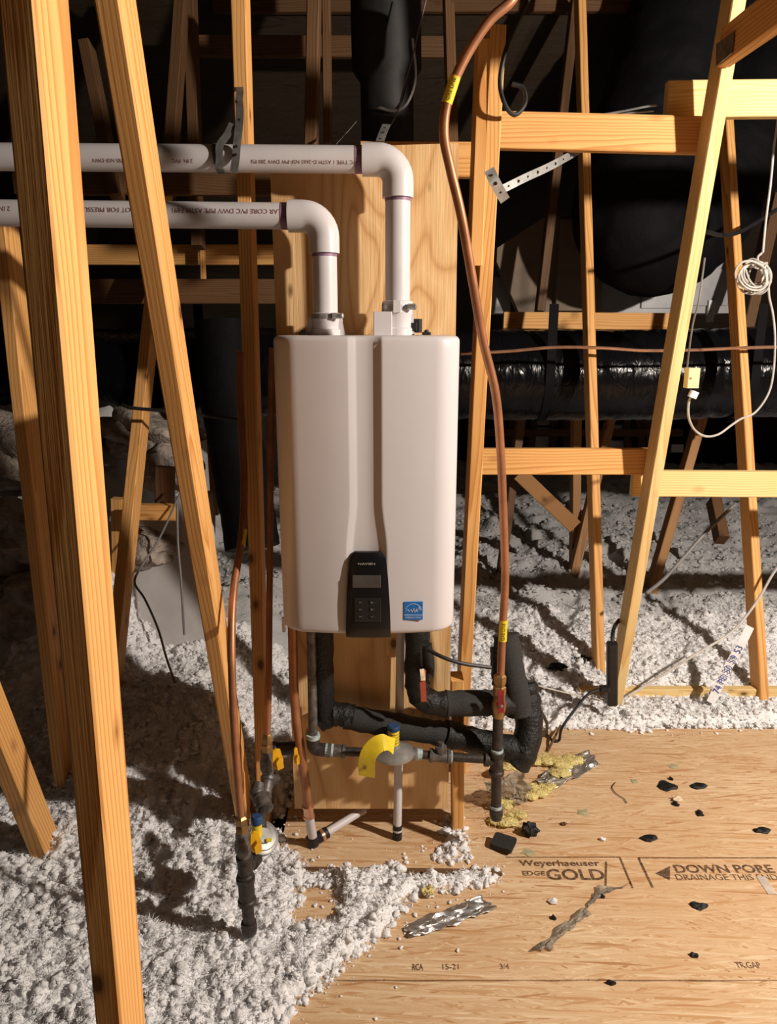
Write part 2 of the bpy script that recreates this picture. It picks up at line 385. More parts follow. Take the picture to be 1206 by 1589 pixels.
# roof and gable walls
rf = thing('ceiling', 'dark roof deck sloping down to the eave behind', None, (0, 0, 5), kind='structure')
mb = MB()
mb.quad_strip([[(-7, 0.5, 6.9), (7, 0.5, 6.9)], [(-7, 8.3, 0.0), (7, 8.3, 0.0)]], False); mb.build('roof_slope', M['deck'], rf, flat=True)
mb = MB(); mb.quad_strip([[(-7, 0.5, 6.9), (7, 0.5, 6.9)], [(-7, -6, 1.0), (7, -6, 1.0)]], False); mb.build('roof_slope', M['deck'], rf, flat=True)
for nm, x in (('wall_left', -7), ('wall_right', 7)):
    mb = MB(); mb.quad_strip([[(x, -6, -0.3), (x, 10.5, -0.3)], [(x, -6, 7), (x, 10.5, 7)]], False)
    o = mb.build(nm, M['wall'], flat=True); o['kind'] = 'structure'
mb = MB(); mb.quad_strip([[(-7, -6, -0.3), (7, -6, -0.3)], [(-7, -6, 1.05), (7, -6, 1.05)]], False); o = mb.build('wall_front', M['wall'], flat=True); o['kind'] = 'structure'

# ---------------------------------------------------------------- framing lumber
def beam(name, label, a, b, w_=0.038, d_=0.089, hint=X_, mat='wood', front=True, cat='stud', group=None, roll=0.0):
    """a, b: ends of the centre line of the face turned to the camera"""
    a = Vector(a); b = Vector(b); ax, ay, az = frame(b-a, hint)
    if ay.y < 0: ay = -ay; ax = -ax
    if roll: q = Quaternion(az, roll); ax = q@ax; ay = q@ay
    L = (b-a).length; c = (a+b)/2 + (ay*(d_/2) if front else Vector((0, 0, 0)))
    mb = MB(); ch = 0.003; n = 6
    hx, hy = w_/2, d_/2
    prof = [(-hx+ch, -hy), (hx-ch, -hy), (hx, -hy+ch), (hx, hy-ch), (hx-ch, hy), (-hx+ch, hy), (-hx, hy-ch), (-hx, -hy+ch)]
    mb.quad_strip([[Vector((x, y, -L/2+L*i/n)) for x, y in prof] for i in range(n+1)])
    me = bpy.data.meshes.new(name); me.from_pydata([tuple(v) for v in mb.v], [], mb.f); me.update(); me.materials.append(M[mat])
    bm = bmesh.new(); bm.from_mesh(me); bmesh.ops.recalc_face_normals(bm, faces=bm.faces); bm.to_mesh(me); bm.free()
    o = bpy.data.objects.new(name, me); COL.objects.link(o)
    m3 = Matrix((ax, ay, az)).transposed().to_4x4(); m3.translation = c; o.matrix_world = m3
    return tag(o, label, cat, group, 'thing')
WEB = 'truss webs in front'; BGW = 'framing in the dark behind'
def ext(a, b, z0, z1): return line_z(a, b, z0), line_z(a, b, z1)
# foreground left post and the leaning web beside it
beam('timber_stud', 'tall upright stud filling the left foreground, bright on its right face', *ext(P(24, 0, 0.85), P(168, 1589, 0.85), -0.1, 3.2), d_=0.092, group=WEB)
beam('truss_web', 'orange stud leaning right in front of the white vent pipes', *ext(P(165, 0, 1.22), F(378, 1290), -0.02, 3.0), group=WEB)
beam('timber_stud', 'upright stud at the left side of the water heater, shaded below its top', *ext(P(371, 60, 2.07), P(406, 1200, 2.07), -0.05, 3.3), d_=0.07, group=WEB)
a, b = P(774, 38, 2.12), P(722, 1060, 2.32)
beam('truss_web', 'narrow stud at the right side of the water heater behind the copper tube', line_z(a, b, -0.02), a, w_=0.041, group=WEB)
beam('scab_board', 'short scab board fixed at the upper left of the right heater stud', P(753, 60, 2.13), P(739, 412, 2.17), w_=0.036, group=WEB)
beam('truss_web', 'pale yellow stud leaning left, brightest of the right side, with black power strip', *ext(P(1148, 0, 2.34), F(957, 1105), -0.02, 3.3), w_=0.040, mat='wood_pale', group=WEB)
beam('truss_web', 'thin stud standing behind the pale leaning stud, crossed by both rails', *ext(P(904, 0, 4.0), F(934, 1065), -0.02, 3.6), group=WEB)
beam('truss_web', 'rightmost stud, leaning right, behind the white ruler strip', *ext(P(1137, 250, 3.73), F(1188, 1090), -0.02, 3.2), group=WEB)
beam('timber_stud', 'stud at the far left edge partly hidden by the foreground post', *ext(P(13, 500, 2.2), F(97, 1262), -0.02, P(0, 345, 2.2).z), group=WEB)
beam('truss_web', 'short thick brace leaning out of the frame at the lower left corner', F(62, 1335), P(-130, 880, 1.52), w_=0.05, group=WEB)
beam('truss_web', 'stud leaning back between the two left foreground studs', *ext(P(226, 520, 3.1), P(186, 900, 2.72), -0.02, P(240, 470, 3.15).z+0.5), w_=0.045, group=WEB)
# rails
RL = 'horizontal rails between studs'
beam('rail', 'upper right horizontal rail running from the copper tube to the pale stud', P(748, 200, 2.49), P(1103, 209, 2.49), 0.106, 0.038, Z_, 'wood', cat='rail', group=RL)
beam('rail', 'topmost right rail end, brightest, running out of the frame behind the pale stud', P(1037, 153, 2.53), P(1660, 147, 2.53), 0.106, 0.038, Z_, 'wood_pale', cat='rail', group=RL)
beam('rail', 'middle right rail with dark knots below the black duct', P(742, 717, 2.70), P(1010, 717, 2.70), 0.098, 0.038, Z_, 'wood', cat='rail', group=RL)
beam('rail', 'lower right rail running out of the frame in front of the rightmost stud', P(983, 751, 2.742), P(1600, 755, 2.742), 0.1, 0.038, Z_, 'wood_pale', cat='rail', group=RL)
beam('rail', 'short rail end between plywood panel and right heater stud', P(560, 246, 2.33), P(742, 247, 2.33), 0.095, 0.038, Z_, 'wood', cat='rail', group=RL)
beam('truss_web', 'beam jutting toward the viewer at the top right corner with metal plate', P(1127, 74, 2.36), P(1127, 74, 2.36)+(P(1290, -48, 1.80)-P(1127, 74, 2.36))*1.35, 0.038, 0.10, X_, 'wood', front=False, cat='beam', group=WEB)
# plates and stubs at left
beam('beam', 'dark horizontal beam just below the upper vent pipe at left', P(20, 281, 3.3), P(425, 283, 3.3), 0.10, 0.04, Z_, 'wood_dim_brown', cat='beam', group=BGW)
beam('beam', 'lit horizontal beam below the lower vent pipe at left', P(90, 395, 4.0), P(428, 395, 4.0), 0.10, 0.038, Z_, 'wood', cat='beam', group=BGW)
beam('beam', 'wide dark beam above the black duct at left', P(60, 452, 3.35), P(470, 452, 3.35), 0.105, 0.04, Z_, 'wood_dim_brown', cat='beam', group=BGW)
beam('stub_post', 'small upright stub crossing the lit beam at left', P(312, 375, 3.9), P(314, 436, 3.9), 0.02, 0.05, X_, 'wood', cat='post', group=BGW)
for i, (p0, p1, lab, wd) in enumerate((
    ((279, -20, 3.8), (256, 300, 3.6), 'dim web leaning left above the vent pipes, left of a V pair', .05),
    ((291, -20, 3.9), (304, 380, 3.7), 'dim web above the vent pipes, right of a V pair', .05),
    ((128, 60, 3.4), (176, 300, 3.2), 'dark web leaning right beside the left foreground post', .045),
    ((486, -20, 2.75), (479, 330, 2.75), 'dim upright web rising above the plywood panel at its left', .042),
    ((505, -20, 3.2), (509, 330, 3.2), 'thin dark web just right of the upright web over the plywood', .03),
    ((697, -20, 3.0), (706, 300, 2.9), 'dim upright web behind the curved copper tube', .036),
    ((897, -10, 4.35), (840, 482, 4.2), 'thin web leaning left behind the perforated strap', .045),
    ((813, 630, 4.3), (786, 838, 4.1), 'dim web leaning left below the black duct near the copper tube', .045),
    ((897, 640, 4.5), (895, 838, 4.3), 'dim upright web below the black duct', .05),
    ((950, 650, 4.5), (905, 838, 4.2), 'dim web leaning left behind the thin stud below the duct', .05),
    ((1098, 628, 4.25), (1037, 838, 4.0), 'dim brown web leaning left between the two right studs below the duct', .05),
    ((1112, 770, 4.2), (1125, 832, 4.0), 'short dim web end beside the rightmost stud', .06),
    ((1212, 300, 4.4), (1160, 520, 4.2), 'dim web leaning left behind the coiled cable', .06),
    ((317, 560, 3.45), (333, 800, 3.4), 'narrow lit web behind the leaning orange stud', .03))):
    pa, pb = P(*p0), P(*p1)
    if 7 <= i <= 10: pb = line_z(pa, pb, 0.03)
    beam('truss_web', lab, pa, pb, wd, 0.089, X_, 'wood_mid' if i in (8, 9, 10, 13) else 'wood_dim_brown', group=BGW)
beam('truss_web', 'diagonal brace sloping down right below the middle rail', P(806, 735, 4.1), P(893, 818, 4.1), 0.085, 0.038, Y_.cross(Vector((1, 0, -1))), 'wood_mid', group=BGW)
beam('beam', 'dim high beam behind the vent stack', P(300, 70, 4.3), P(690, 72, 4.3), 0.1, 0.04, Z_, 'wood_dim_brown', cat='beam', group=BGW)
beam('beam', 'dark top beam across the upper background', P(330, 4, 4.5), P(1010, 2, 4.5), 0.09, 0.04, Z_, 'wood_dim_brown', cat='beam', group=BGW)
beam('beam', 'dim beam high up behind the hanging duct', P(780, 64, 5.4), P(1010, 64, 5.4), 0.13, 0.04, Z_, 'wood_dim_brown', cat='beam', group=BGW)
beam('block', 'short flat block nailed to the stud leaning back at left', P(203, 796, 2.98), P(271, 797, 2.98), 0.065, 0.05, Z_, 'wood', cat='block', group=BGW)
beam('block', 'dark upright block standing on the short flat block at left', P(254, 726, 3.08), P(253, 788, 3.08), 0.075, 0.05, X_, 'wood_dim_brown', cat='block', group=BGW)
beam('block', 'pale post stub between left foreground post and leaning back stud', P(180, 775, 3.1), P(182, 900, 3.1), 0.05, 0.05, X_, 'wood', cat='block', group=BGW)
for i, x in enumerate((800, 832, 862, 880, 972, 990, 1000)):
    beam('rafter_tail', ('leftmost', 'second', 'third', 'fourth', 'fifth', 'sixth', 'rightmost')[i]+' of the dark rafter tails far behind under the duct', P(x, 630, 7.2), P(x-12+i*4, 700, 7.2), 0.07, 0.05, X_, 'wood_dim_brown', cat='rafter', group='rafter tails under the duct')
beam('beam', 'long dark plate far behind under the black duct', P(740, 672, 7.0), P(1060, 672, 7.0), 0.07, 0.04, Z_, 'wood_dim_brown', cat='beam', group=BGW)
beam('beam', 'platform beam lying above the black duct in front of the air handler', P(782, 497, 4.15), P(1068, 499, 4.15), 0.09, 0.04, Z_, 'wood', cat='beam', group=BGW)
for x0, y0, x1, y1, lab in ((793, 664, 812, 690, 'pale soffit baffle low, far behind beside the copper tube'), (832, 664, 858, 694, 'pale soffit baffle low behind the rafter tails'), (833, 676, 836, 690, ''), (830, 646, 856, 660, 'dim soffit baffle in the upper row behind the rafter tails'), (948, 684, 976, 696, 'bright soffit baffle strip above the middle rail'), (955, 660, 968, 676, 'small soffit baffle beside the thin stud'), (1043, 690, 1060, 702, 'small white soffit baffle right of the pale stud')):
    if lab:
        a, b = P(x0, y0, 7.3), P(x1, y1, 7.3); tag(MB().abox(a.x, b.x, 7.3, 7.33, b.z, a.z).build('soffit_baffle', M['paper'], flat=True), lab, 'baffle', 'soffit baffles at the eave')
# low framing seen in the insulation behind the subfloor
beam('joist', 'pale joist lying in the white insulation behind the right studs', P(900, 1078, 2.93)+Vector((0, 0, 0)), P(1290, 1078, 2.93), 0.05, 0.04, Z_, 'wood_pale', cat='joist', group=BGW)
beam('lath_strip', 'thin brown wood strip lying across the insulation on the subfloor', F(452, 1350, 0.006), F(778, 1354, 0.006), 0.022, 0.012, Y_, 'wood_dim_brown', front=False, cat='strip')

# ================================================================ WATER HEATER
HC = P(567.5, 520, 1.71).x; HT = P(567, 521, 1.71).z; HB = P(572, 985, 1.71).z; HF = 1.71; HBK = 2.04; HW = 0.2215
heater = thing('water_heater', 'white wall-hung tankless water heater on the plywood panel', 'water heater', (HC, HBK, HB))
def zat(py): return P(570, py, HF).z
def xat(px, py): return P(px, py, HF).x-HC
def heater_body():
    mb = MB(); rows = []
    R = 0.013; zs = []
    for k in range(5): t = k/4*math.pi/2; zs.append((HB+R*(1-math.sin(t)), R*(1-math.cos(t))*1.0, t))
    zs = [(HB+R-R*math.sin(math.pi/2*(1-k/4)), R-R*math.cos(math.pi/2*(1-k/4))) for k in range(5)]
    n = 44
    zs += [(HB+R+(HT-HB-2*R)*k/n, 0.0) for k in range(1, n)]
    zs += [(HT-R+R*math.sin(math.pi/2*k/4), R-R*math.cos(math.pi/2*k/4)) for k in range(5)]
    for z, ins in zs:
        # channel edges, from the photograph rows
        f = 1-float(np.clip((z-zat(858))/(zat(775)-zat(858)), 0, 1)); f = f*f*(3-2*f)
        lo, li = -0.0395-0.010*f, -0.0235-0.012*f
        ri, ro = 0.0195+0.012*f, 0.0365+0.012*f
        dep = 0.0065
        hw = HW-ins; yf = HF+ins; cr = 0.05; ring = [(-hw, HBK)]
        ring.append((-hw, HF+cr+0.09))
        for k in range(11):
            t = math.pi/2*k/10; ring.append((-hw+0.060*(1-math.cos(t))*1.0, yf+0.055*(1-math.sin(t))))
        ring += [(-0.10, yf-0.0015), (lo-0.004, yf-0.002), (lo, yf-0.0015), (li-0.002, yf+dep-0.001), (li+0.003, yf+dep), (0, yf+dep), (ri-0.001, yf+dep), (ro-0.003, yf-0.0005), (ro, yf-0.002), (ro+0.004, yf-0.002), (0.10, yf-0.0015)]
        for k in range(11):
            t = math.pi/2*(1-k/10); ring.append((hw-0.060*(1-math.cos(t)), yf+0.055*(1-math.sin(t))))
        ring.append((hw, HF+cr+0.09)); ring.append((hw, HBK))
        rows.append([Vector((HC+x, y+(0.016*(x/HW)**2 if y < HF+0.1 else 0.0), z)) for x, y in ring])
    mb.quad_strip(rows)
    return mb.build('cabinet', M['white'], heater, angle=50)
heater_body()
# control panel
def cpanel():
    prof = []; zt = zat(856); zb = zat(988); N = 16; rings = []
    for k in range(N+1):
        t = k/N; z = zb+(zt-zb)*t
        hwid = 0.0565-0.0035*t-0.010*t**2.2
        if t > 0.90: hwid -= 0.012*((t-0.90)/0.10)**2
        bul = 0.010+0.003*math.sin(math.pi*t)
        if k == N: bul -= 0.004
        if k == 0: bul -= 0.004
        ring = []
        for j in range(9):
            u = -1+2*j/8; ring.append(Vector((HC+0.0015+hwid*u, HF-bul+0.004*abs(u)**4, z)))
        ring += [Vector((HC+0.0015+hwid, HF+0.02, z)), Vector((HC+0.0015-hwid, HF+0.02, z))]
        rings.append(ring)
    mb = MB(); mb.quad_strip(rings); return mb.build('control_panel', M['blackplastic'], heater, angle=50)
cp = cpanel(); tag(cp, 'black control panel with small screen and buttons')
YP = HF-0.0138
def onpanel(px, py, y=YP): q = P(px, py, y); return q
def plate(x0, y0, x1, y1, yy, th, mat, name, par, ch=0.001):
    a, b = P(x0, y0, yy), P(x1, y1, yy)
    mb = MB(); mb.abox(min(a.x, b.x), max(a.x, b.x), yy-th, yy+0.003, min(a.z, b.z), max(a.z, b.z), ch); return mb.build(name, M[mat], par, flat=True)
plate(547, 893, 591, 912, YP, 0.0006, 'screen', 'display', cp)
plate(550, 928, 591, 965, YP, 0.0004, 'softblack', 'keypad', cp)
for i, (x, y) in enumerate(((559, 935), (577, 935), (559, 946), (577, 946), (559, 957), (577, 957))):
    plate(x-4, y-2.5, x+4, y+2.5, YP-0.0004, 0.0012, 'button', 'button', cp)
    c = P(x, y, YP-0.0018); s_ = 0.0022 if i in (1, 3) else 0.0012
    mb = MB(); mb.prism([(-s_, -s_*0.6), (s_, -s_*0.6), (0, s_)] if i == 1 else ([(-s_, s_*0.6), (0, -s_), (s_, s_*0.6)] if i == 3 else [(-s_*1.6, -s_*.3), (s_*1.6, -s_*.3), (s_*1.6, s_*.4), (-s_*1.6, s_*.4)]), c, X_, Z_, Y_, 0.0004)
    mb.build('button_symbol', M['logo'], cp, flat=True)
c = P(569, 875, HF-0.0125)
text_mesh('NAVIEN', 0.0105, lambda x, y, z: Vector((c.x+x*1.15, c.y-0.0012-z, c.z+y*0.72)), 'brand_lettering', M['logo'], cp, 0.0004)
# energy sticker
st = plate(627, 934, 656, 961.5, HF+0.0003, 0.0008, 'blue', 'sticker', heater, 0.0003); tag(st, 'blue square rating sticker')
ys = HF-0.0008; sc_ = P(641.5, 945, ys)
mb = MB(); mb.strip([P(641.5+13*math.cos(t), 951-14*math.sin(t), ys) for t in np.linspace(0.35, 2.8, 14)], Y_.cross(X_), 0.0011, 0.0004)
mb.v = []; mb.f = []
mb.tube([P(641.5+13.2*math.cos(t), 950-13*math.sin(t), ys) for t in np.linspace(0.4, 2.75, 10)], 0.0006, 6, 3); mb.build('sticker_arc', M['stickerwhite'], st)
mb = MB(); mb.tube([P(px, py, ys) for px, py in ((630, 948), (633, 946), (635, 949), (638, 946), (640, 950), (642, 944), (644, 951), (646, 944), (647, 950), (650, 942), (652, 947), (654, 945))], 0.0006, 6, 3); mb.build('sticker_script', M['stickerwhite'], st)
mb = MB(); a, b = P(627.5, 954, ys), P(655.5, 954.8, ys); mb.abox(a.x, b.x, ys, ys+0.0008, b.z, a.z); mb.build('sticker_rule', M['stickerwhite'], st, flat=True)
c2 = P(641.5, 958.3, ys)
text_mesh('ENERGY STAR', 0.0068, lambda x, y, z: Vector((c2.x+x*0.93, c2.y, c2.z+y)), 'sticker_lettering', M['stickerwhite'], st)
# vent collars on top of the cabinet
VY = 1.955
def collar(px, big):
    x = P(px, 500, VY).x; z = HT-0.004
    co = MB()
    co.lathe((x, VY, z), Z_, [(0.040, 0), (0.040, 0.018), (0.036, 0.020), (0.036, 0.036), (0.0375, 0.038), (0.0375, 0.058), (0.034, 0.060)], 28)
    for s in (-1, 1):
        co.prism([(0, 0), (0.020*s, 0), (0.010*s, 0.048), (0, 0.052)], (x+s*0.032, VY-0.012, z), X_, Z_, Y_, 0.024)
    root = co.build('vent_collar', M['pvc'], heater)
    zc = z+0.045
    if big:
        mb = MB(); mb.abox(x-0.058, x-0.012, VY-0.045, VY-0.005, z, z+0.062, 0.002); mb.build('collar_box', M['pvc'], root, flat=True)
    mb = MB(); mb.lathe((x, VY, zc), Z_, [(0.0388, 0), (0.0388, 0.013)], 28); mb.build('hose_clamp', M['galv'], root)
    mb = MB(); mb.lathe((x+0.030, VY-0.036, zc+0.0065), (1, -0.3, 0), [(0.007, 0), (0.007, 0.018), (0.004, 0.020)], 10); mb.abox(x+0.02, x+0.034, VY-0.043, VY-0.028, zc, zc+0.014); mb.build('clamp_screw', M['galv'], root)
    return x
VX1 = collar(505.5, False)
xr = P(617, 480, VY).x; 
# right collar is taller
co = MB(); z = HT-0.004
co.lathe((xr, VY, z), Z_, [(0.041, 0), (0.041, 0.02), (0.0375, 0.024), (0.0375, 0.055), (0.0395, 0.058), (0.0395, 0.088), (0.034, 0.09)], 28)
for s in (-1, 1): co.prism([(0, 0), (0.014*s, 0), (0.010*s, 0.084), (0, 0.086)], (xr+s*0.030, VY-0.012, z), X_, Z_, Y_, 0.024)
rc = co.build('vent_collar', M['pvc'], heater)
mb = MB(); mb.abox(xr-0.062, xr-0.014, VY-0.05, VY+0.0, z, z+0.062, 0.002); mb.build('collar_box', M['pvc'], rc, flat=True)
mb = MB(); mb.abox(xr-0.012, xr+0.008, VY-0.047, VY-0.03, z+0.06, z+0.09, 0.001); mb.build('collar_tab', M['pvc'], rc, flat=True)
mb = MB(); mb.lathe((xr, VY, z+0.068), Z_, [(0.041, 0), (0.041, 0.012)], 28); mb.build('hose_clamp', M['galv'], rc)
mb = MB(); mb.lathe((xr+0.026, VY-0.038, z+0.074), (1, -0.2, 0), [(0.008, 0), (0.008, 0.02), (0.004, 0.022)], 10); mb.build('clamp_screw', M['galv'], rc)
mb = MB(); mb.abox(xr+0.042, xr+0.064, VY-0.01, VY+0.02, z+0.01, z+0.045, 0.008); mb.abox(xr+0.036, xr+0.05, VY-0.016, VY-0.008, z+0.015, z+0.035, 0.002); mb.build('test_port_plug', M['softblack'], heater)
for px in (471, 662):
    q = P(px, 515, VY-0.03)
    mb = MB(); mb.abox(q.x-0.011, q.x+0.011, q.y-0.008, q.y+0.008, HT-0.003, HT+0.008, 0.003); mb.lathe((q.x, q.y, HT+0.004), Z_, [(0.006, 0), (0.006, 0.008), (0.002, 0.010)], 12); mb.build('top_screw', M['softblack'], heater)
# bottom fitting stubs
for px, mat in ((455, 'brass'), (484, 'iron2'), (500, 'brass'), (652, 'bluecap')):
    q = P(px, 990, 1.93)
    mb = MB(); mb.lathe((q.x, 1.93, HB+0.002), -Z_, [(0.017, 0), (0.017, 0.018), (0.013, 0.02), (0.013, 0.075)], 16); mb.build('bottom_port', M[mat], heater)
mb = MB(); q = P(441, 985, 1.80); mb.tube([(q.x, 1.80, HB+0.01), (q.x, 1.80, HB-0.03)], 0.005, 10, 1); mb.build('drain_nipple', M['pvc'], heater)

# plywood backing panel and its foot post
a = P(418, 232, 2.045); b = P(712, 222, 2.045); zb = P(580, 1255, 2.045).z
mb = MB(); mb.prism([(a.x+0.005, zb), (b.x+0.012, zb), (b.x, b.z), (a.x, a.z)], (0, 2.045, 0), X_, Z_, Y_, 0.018)
tag(mb.build('plywood_panel', M['ply'], flat=True), 'tall plywood backing panel behind the water heater', 'panel')
q0, q1 = P(711, 1060, 2.035), P(711, 1275, 2.035)
beam('foot_post', 'short post standing at the lower right corner of the plywood panel', (q1.x+0.003, 2.045, 0.0), (q0.x, 2.045, q0.z), 0.038, 0.07, X_, 'wood', cat='post')
tag(MB().abox(P(600, 990, 2.03).x, P(622, 990, 2.03).x, 2.035, 2.045, P(600, 1015, 2.04).z, P(600, 975, 2.04).z).build('cleat', M['wood_pale'], flat=True), 'pale wood cleat on the panel just below the heater bottom', 'cleat')

# ================================================================ VENT PIPES
def vent(name, label, corner, x_left_px, y_left, zbot, txt, tpx, tsz, trow, inkm, topref):
    R = 0.0318; RH = 0.039
    cx, cz = corner; root = thing(name, label, 'vent pipe', (cx, VY, zbot))
    left = P(x_left_px, y_left, VY); lz = left.z
    bend = 0.05
    mb = MB(); mb.tube([(cx, VY, zbot), (cx, VY, cz-0.03)], R, 28, 1); mb.build('riser_pipe', M['pvc'], root)
    dirn = (Vector((left.x, VY, lz))-Vector((cx, VY, cz))).normalized(); s0 = Vector((cx, VY, cz))+dirn*0.03
    mb = MB(); mb.tube([s0, left], R, 28, 1); run = mb.build('horizontal_pipe', M['pvc'], root)
    mb = MB(); pts = []
    e0 = Vector((cx, VY, cz))+dirn*0.088; e1 = Vector((cx, VY, cz))+dirn*bend
    pts = [e0, e1] ; d2 = Vector((0, 0, -1))
    for k in range(1, 9):
        t = k/9*math.pi/2; pts.append(Vector((cx, VY, cz))+dirn*bend*(1-math.sin(t))+d2*bend*(1-math.cos(t)))
    pts += [Vector((cx, VY, cz-bend)), Vector((cx, VY, cz-0.088))]
    mb.tube(pts, RH, 28, 1); mb.build('elbow', M['pvc'], root)
    mb = MB(); mb.tube([Vector((cx, VY, cz))+dirn*0.086, Vector((cx, VY, cz))+dirn*0.106], R+0.0007, 28, 1); mb.build('primer_band', M['primer'], root)
    mb = MB(); mb.tube([(cx, VY, cz-0.086), (cx, VY, cz-0.096)], R+0.0007, 28, 1); mb.build('primer_band', M['primer'], root)
    for (t_, px0, ang) in txt:
        c = P(px0, 0, VY).x
        x0 = (px0-603)/FPX*(P(px0, trow, VY-R)-CAM).dot(FWD)
        def mp(x, y, z, x0=x0, ang=ang):
            th = math.radians(ang)-y/(R+0.0006); X = x0-x
            k = (X-cx)/(left.x-cx); zc = cz+(lz-cz)*k
            return Vector((X, VY-(R+0.0006)*math.cos(th), zc+(R+0.0006)*math.sin(th)))
        text_mesh(t_, tsz, mp, 'pipe_lettering', M[inkm], run)
    return root
zc1 = P(560, 248, VY).z; zc0 = P(455, 336, VY).z
x_up = P(613, 300, VY).x
vent('vent_pipe', 'upper white plastic vent pipe with elbow turning down into the heater', (xr, zc1), -60, 243, HT+0.03,
     [('SCH 40 PVC TYPE 1 ASTM D-2665 NSF-PW DWV 280 PSI', 487, -22), ('ASTM D-1785 NSF-DWV', 185, -22), ('2 IN  PVC', 283, -22)], None, 0.0125, 257, 'ink', None)
vent('vent_pipe', 'lower white plastic vent pipe with elbow turning down into the heater', (VX1, zc0), -60, 330, HT+0.03,
     [('CELLULAR CORE PVC DWV PIPE ASTM F891', 366, 12), ('NOT FOR PRESSURE', 165, 12), ('2 IN', 8, 12)], None, 0.0165, 333, 'ink', None)
# hanger strap round the upper pipe
hs = thing('pipe_hanger_strap', 'twisted grey metal hanger strap looped round the upper vent pipe', 'strap', P(352, 250, VY))
def band(pts, wd, wid, name, mat, par, th=0.0012): mb = MB(); mb.strip(smooth_path(pts, 5), wd, wid, th); return mb.build(name, M[mat], par)
pc = P(345, 246, VY)
loop = [pc+Vector((-0.012+0.02*k/13, -0.034*math.cos(t), 0.034*math.sin(t))) for k, t in enumerate(np.linspace(math.pi*0.52, -math.pi*1.45, 14))]
band(loop, X_, 0.019, 'loop', 'galv_dark', hs)
band([P(340, 262, VY-0.036), P(341, 245, VY-0.040), P(341, 226, VY-0.036), P(352, 210, VY-0.03), P(361, 192, VY-0.02)], X_, 0.018, 'loop_tail', 'galv_dark', hs)
band([P(363, 268, VY-0.034), P(366, 245, VY-0.041), P(368, 222, VY-0.036), P(371, 195, VY-0.025), P(372, 170, VY+0.02), P(371, 155, VY+0.06), P(372, 140, VY+0.1), P(369, 125, VY+0.15)], X_, 0.019, 'hanger_leg', 'galv_dark', hs)
for px, py, yy in ((371, 186, VY-0.024), (367, 158, VY+0.045), (367, 227, VY-0.041), (366, 240, VY-0.043)):
    q = P(px, py, yy); MB().lathe(q, -Y_, [(0.0032, 0), (0.0032, 0.003)], 10).build('hole', M['softblack'], hs)

# ================================================================ COPPER AND GAS PIPES
GY = 1.925
ct = thing('copper_gas_tube', 'long curved copper tube running down the right side of the heater', 'copper tube', P(776, 1045, GY))
path = [(905, -260, 1.60), (850, -110, 1.62), (805, -20, 1.64), (790, 5, 1.64), (757, 35, 1.64), (719, 95, 1.65), (695, 155, 1.66), (689, 208, 1.67), (699, 262, 1.69), (717, 340, 1.71), (736, 450, 1.75), (750, 530, 1.79), (769, 610, 1.82), (777, 700, 1.85), (782, 820, 1.89), (784, 900, 1.91), (780, 975, GY), (777, 1050, GY)]
pp = [P(*q) for q in path]; mb = MB(); mb.tube(pp, [0.0102, 0.0104, 0.0108, 0.0112], 14, 6); mb.build('tube', M['copper'], ct)
def sleeve(root, a, b, r, txt):
    a, b = Vector(a), Vector(b); mb = MB(); mb.tube([a, b], r, 14, 1); s = mb.build('yellow_tag', M['yellow'], root)
    d = (a-b).normalized(); L = (b-a).length; c = (a+b)/2; side = d.cross(Y_).normalized(); nrm = side.cross(d)
    if nrm.y > 0: nrm = -nrm
    up = nrm.cross(d)
    def mp(x, y, z):
        th = y/r; return c+d*x+(up*math.sin(th)+nrm*math.cos(th))*(r+0.0006)
    text_mesh(txt, min(r*1.25, L/ len(txt)*1.6), mp, 'tag_lettering', M['blackink'], s)
sleeve(ct, P(707, 118, 1.653), P(693.5, 160, 1.661), 0.0113, 'GAS LINE')
sleeve(ct, P(781.5, 962, GY-0.002), P(780, 994, GY), 0.0121, 'GAS LINE')
# gas manifold: valve, drip leg, regulator, heater riser
gm = thing('gas_manifold', 'dark iron gas pipe with regulator, red valve and drip leg below the heater', 'gas pipe', P(770, 1272, GY))
def fit(root, name, mat, a, b, prof, seg=16):
    a, b = Vector(a), Vector(b); L = (b-a).length
    mb = MB(); mb.lathe(a, b-a, [(r, t*L) for r, t in prof], seg); return mb.build(name, M[mat], root)
CYL = [(1, 0), (1, 1)]
def cyl(root, name, mat, a, b, r, seg=16): return fit(root, name, mat, a, b, [(r, 0), (r, 1)], seg)
def coup(root, name, mat, a, b, r):   # banded fitting
    return fit(root, name, mat, a, b, [(r*0.85, 0), (r*1.12, 0.02), (r*1.12, 0.16), (r*0.96, 0.2), (r*0.96, 0.8), (r*1.12, 0.84), (r*1.12, 0.98), (r*0.85, 1)])
g = lambda px, py, y=GY: P(px, py, y)
fit(gm, 'flare_nut', 'brass', g(776.5, 1046), g(775.5, 1064), [(0.013, 0), (0.018, 0.15), (0.018, 0.7), (0.014, 1)], 6)
fit(gm, 'adapter', 'brass', g(775.5, 1064), g(775, 1078), [(0.016, 0), (0.019, 0.1), (0.019, 0.9), (0.016, 1)], 6)
vb = fit(gm, 'valve_body', 'brass', g(775, 1076), g(773.5, 1112), [(0.015, 0), (0.018, 0.08), (0.018, 0.25), (0.021, 0.4), (0.021, 0.65), (0.018, 0.8), (0.018, 1)])
hc = g(778, 1095, GY-0.028)
mb = MB(); mb.lathe(hc+Vector((0, 0.014, 0)), -Y_, [(0.012, 0), (0.012, 0.006), (0.009, 0.010)], 14)
mb.strip(smooth_path([hc+Vector((0.0, 0.0, -0.022)), hc, hc+Vector((-0.003, -0.006, 0.02)), hc+Vector((-0.004, -0.010, 0.052))], 4), X_, 0.017, 0.005); mb.build('valve_handle', M['red'], vb)
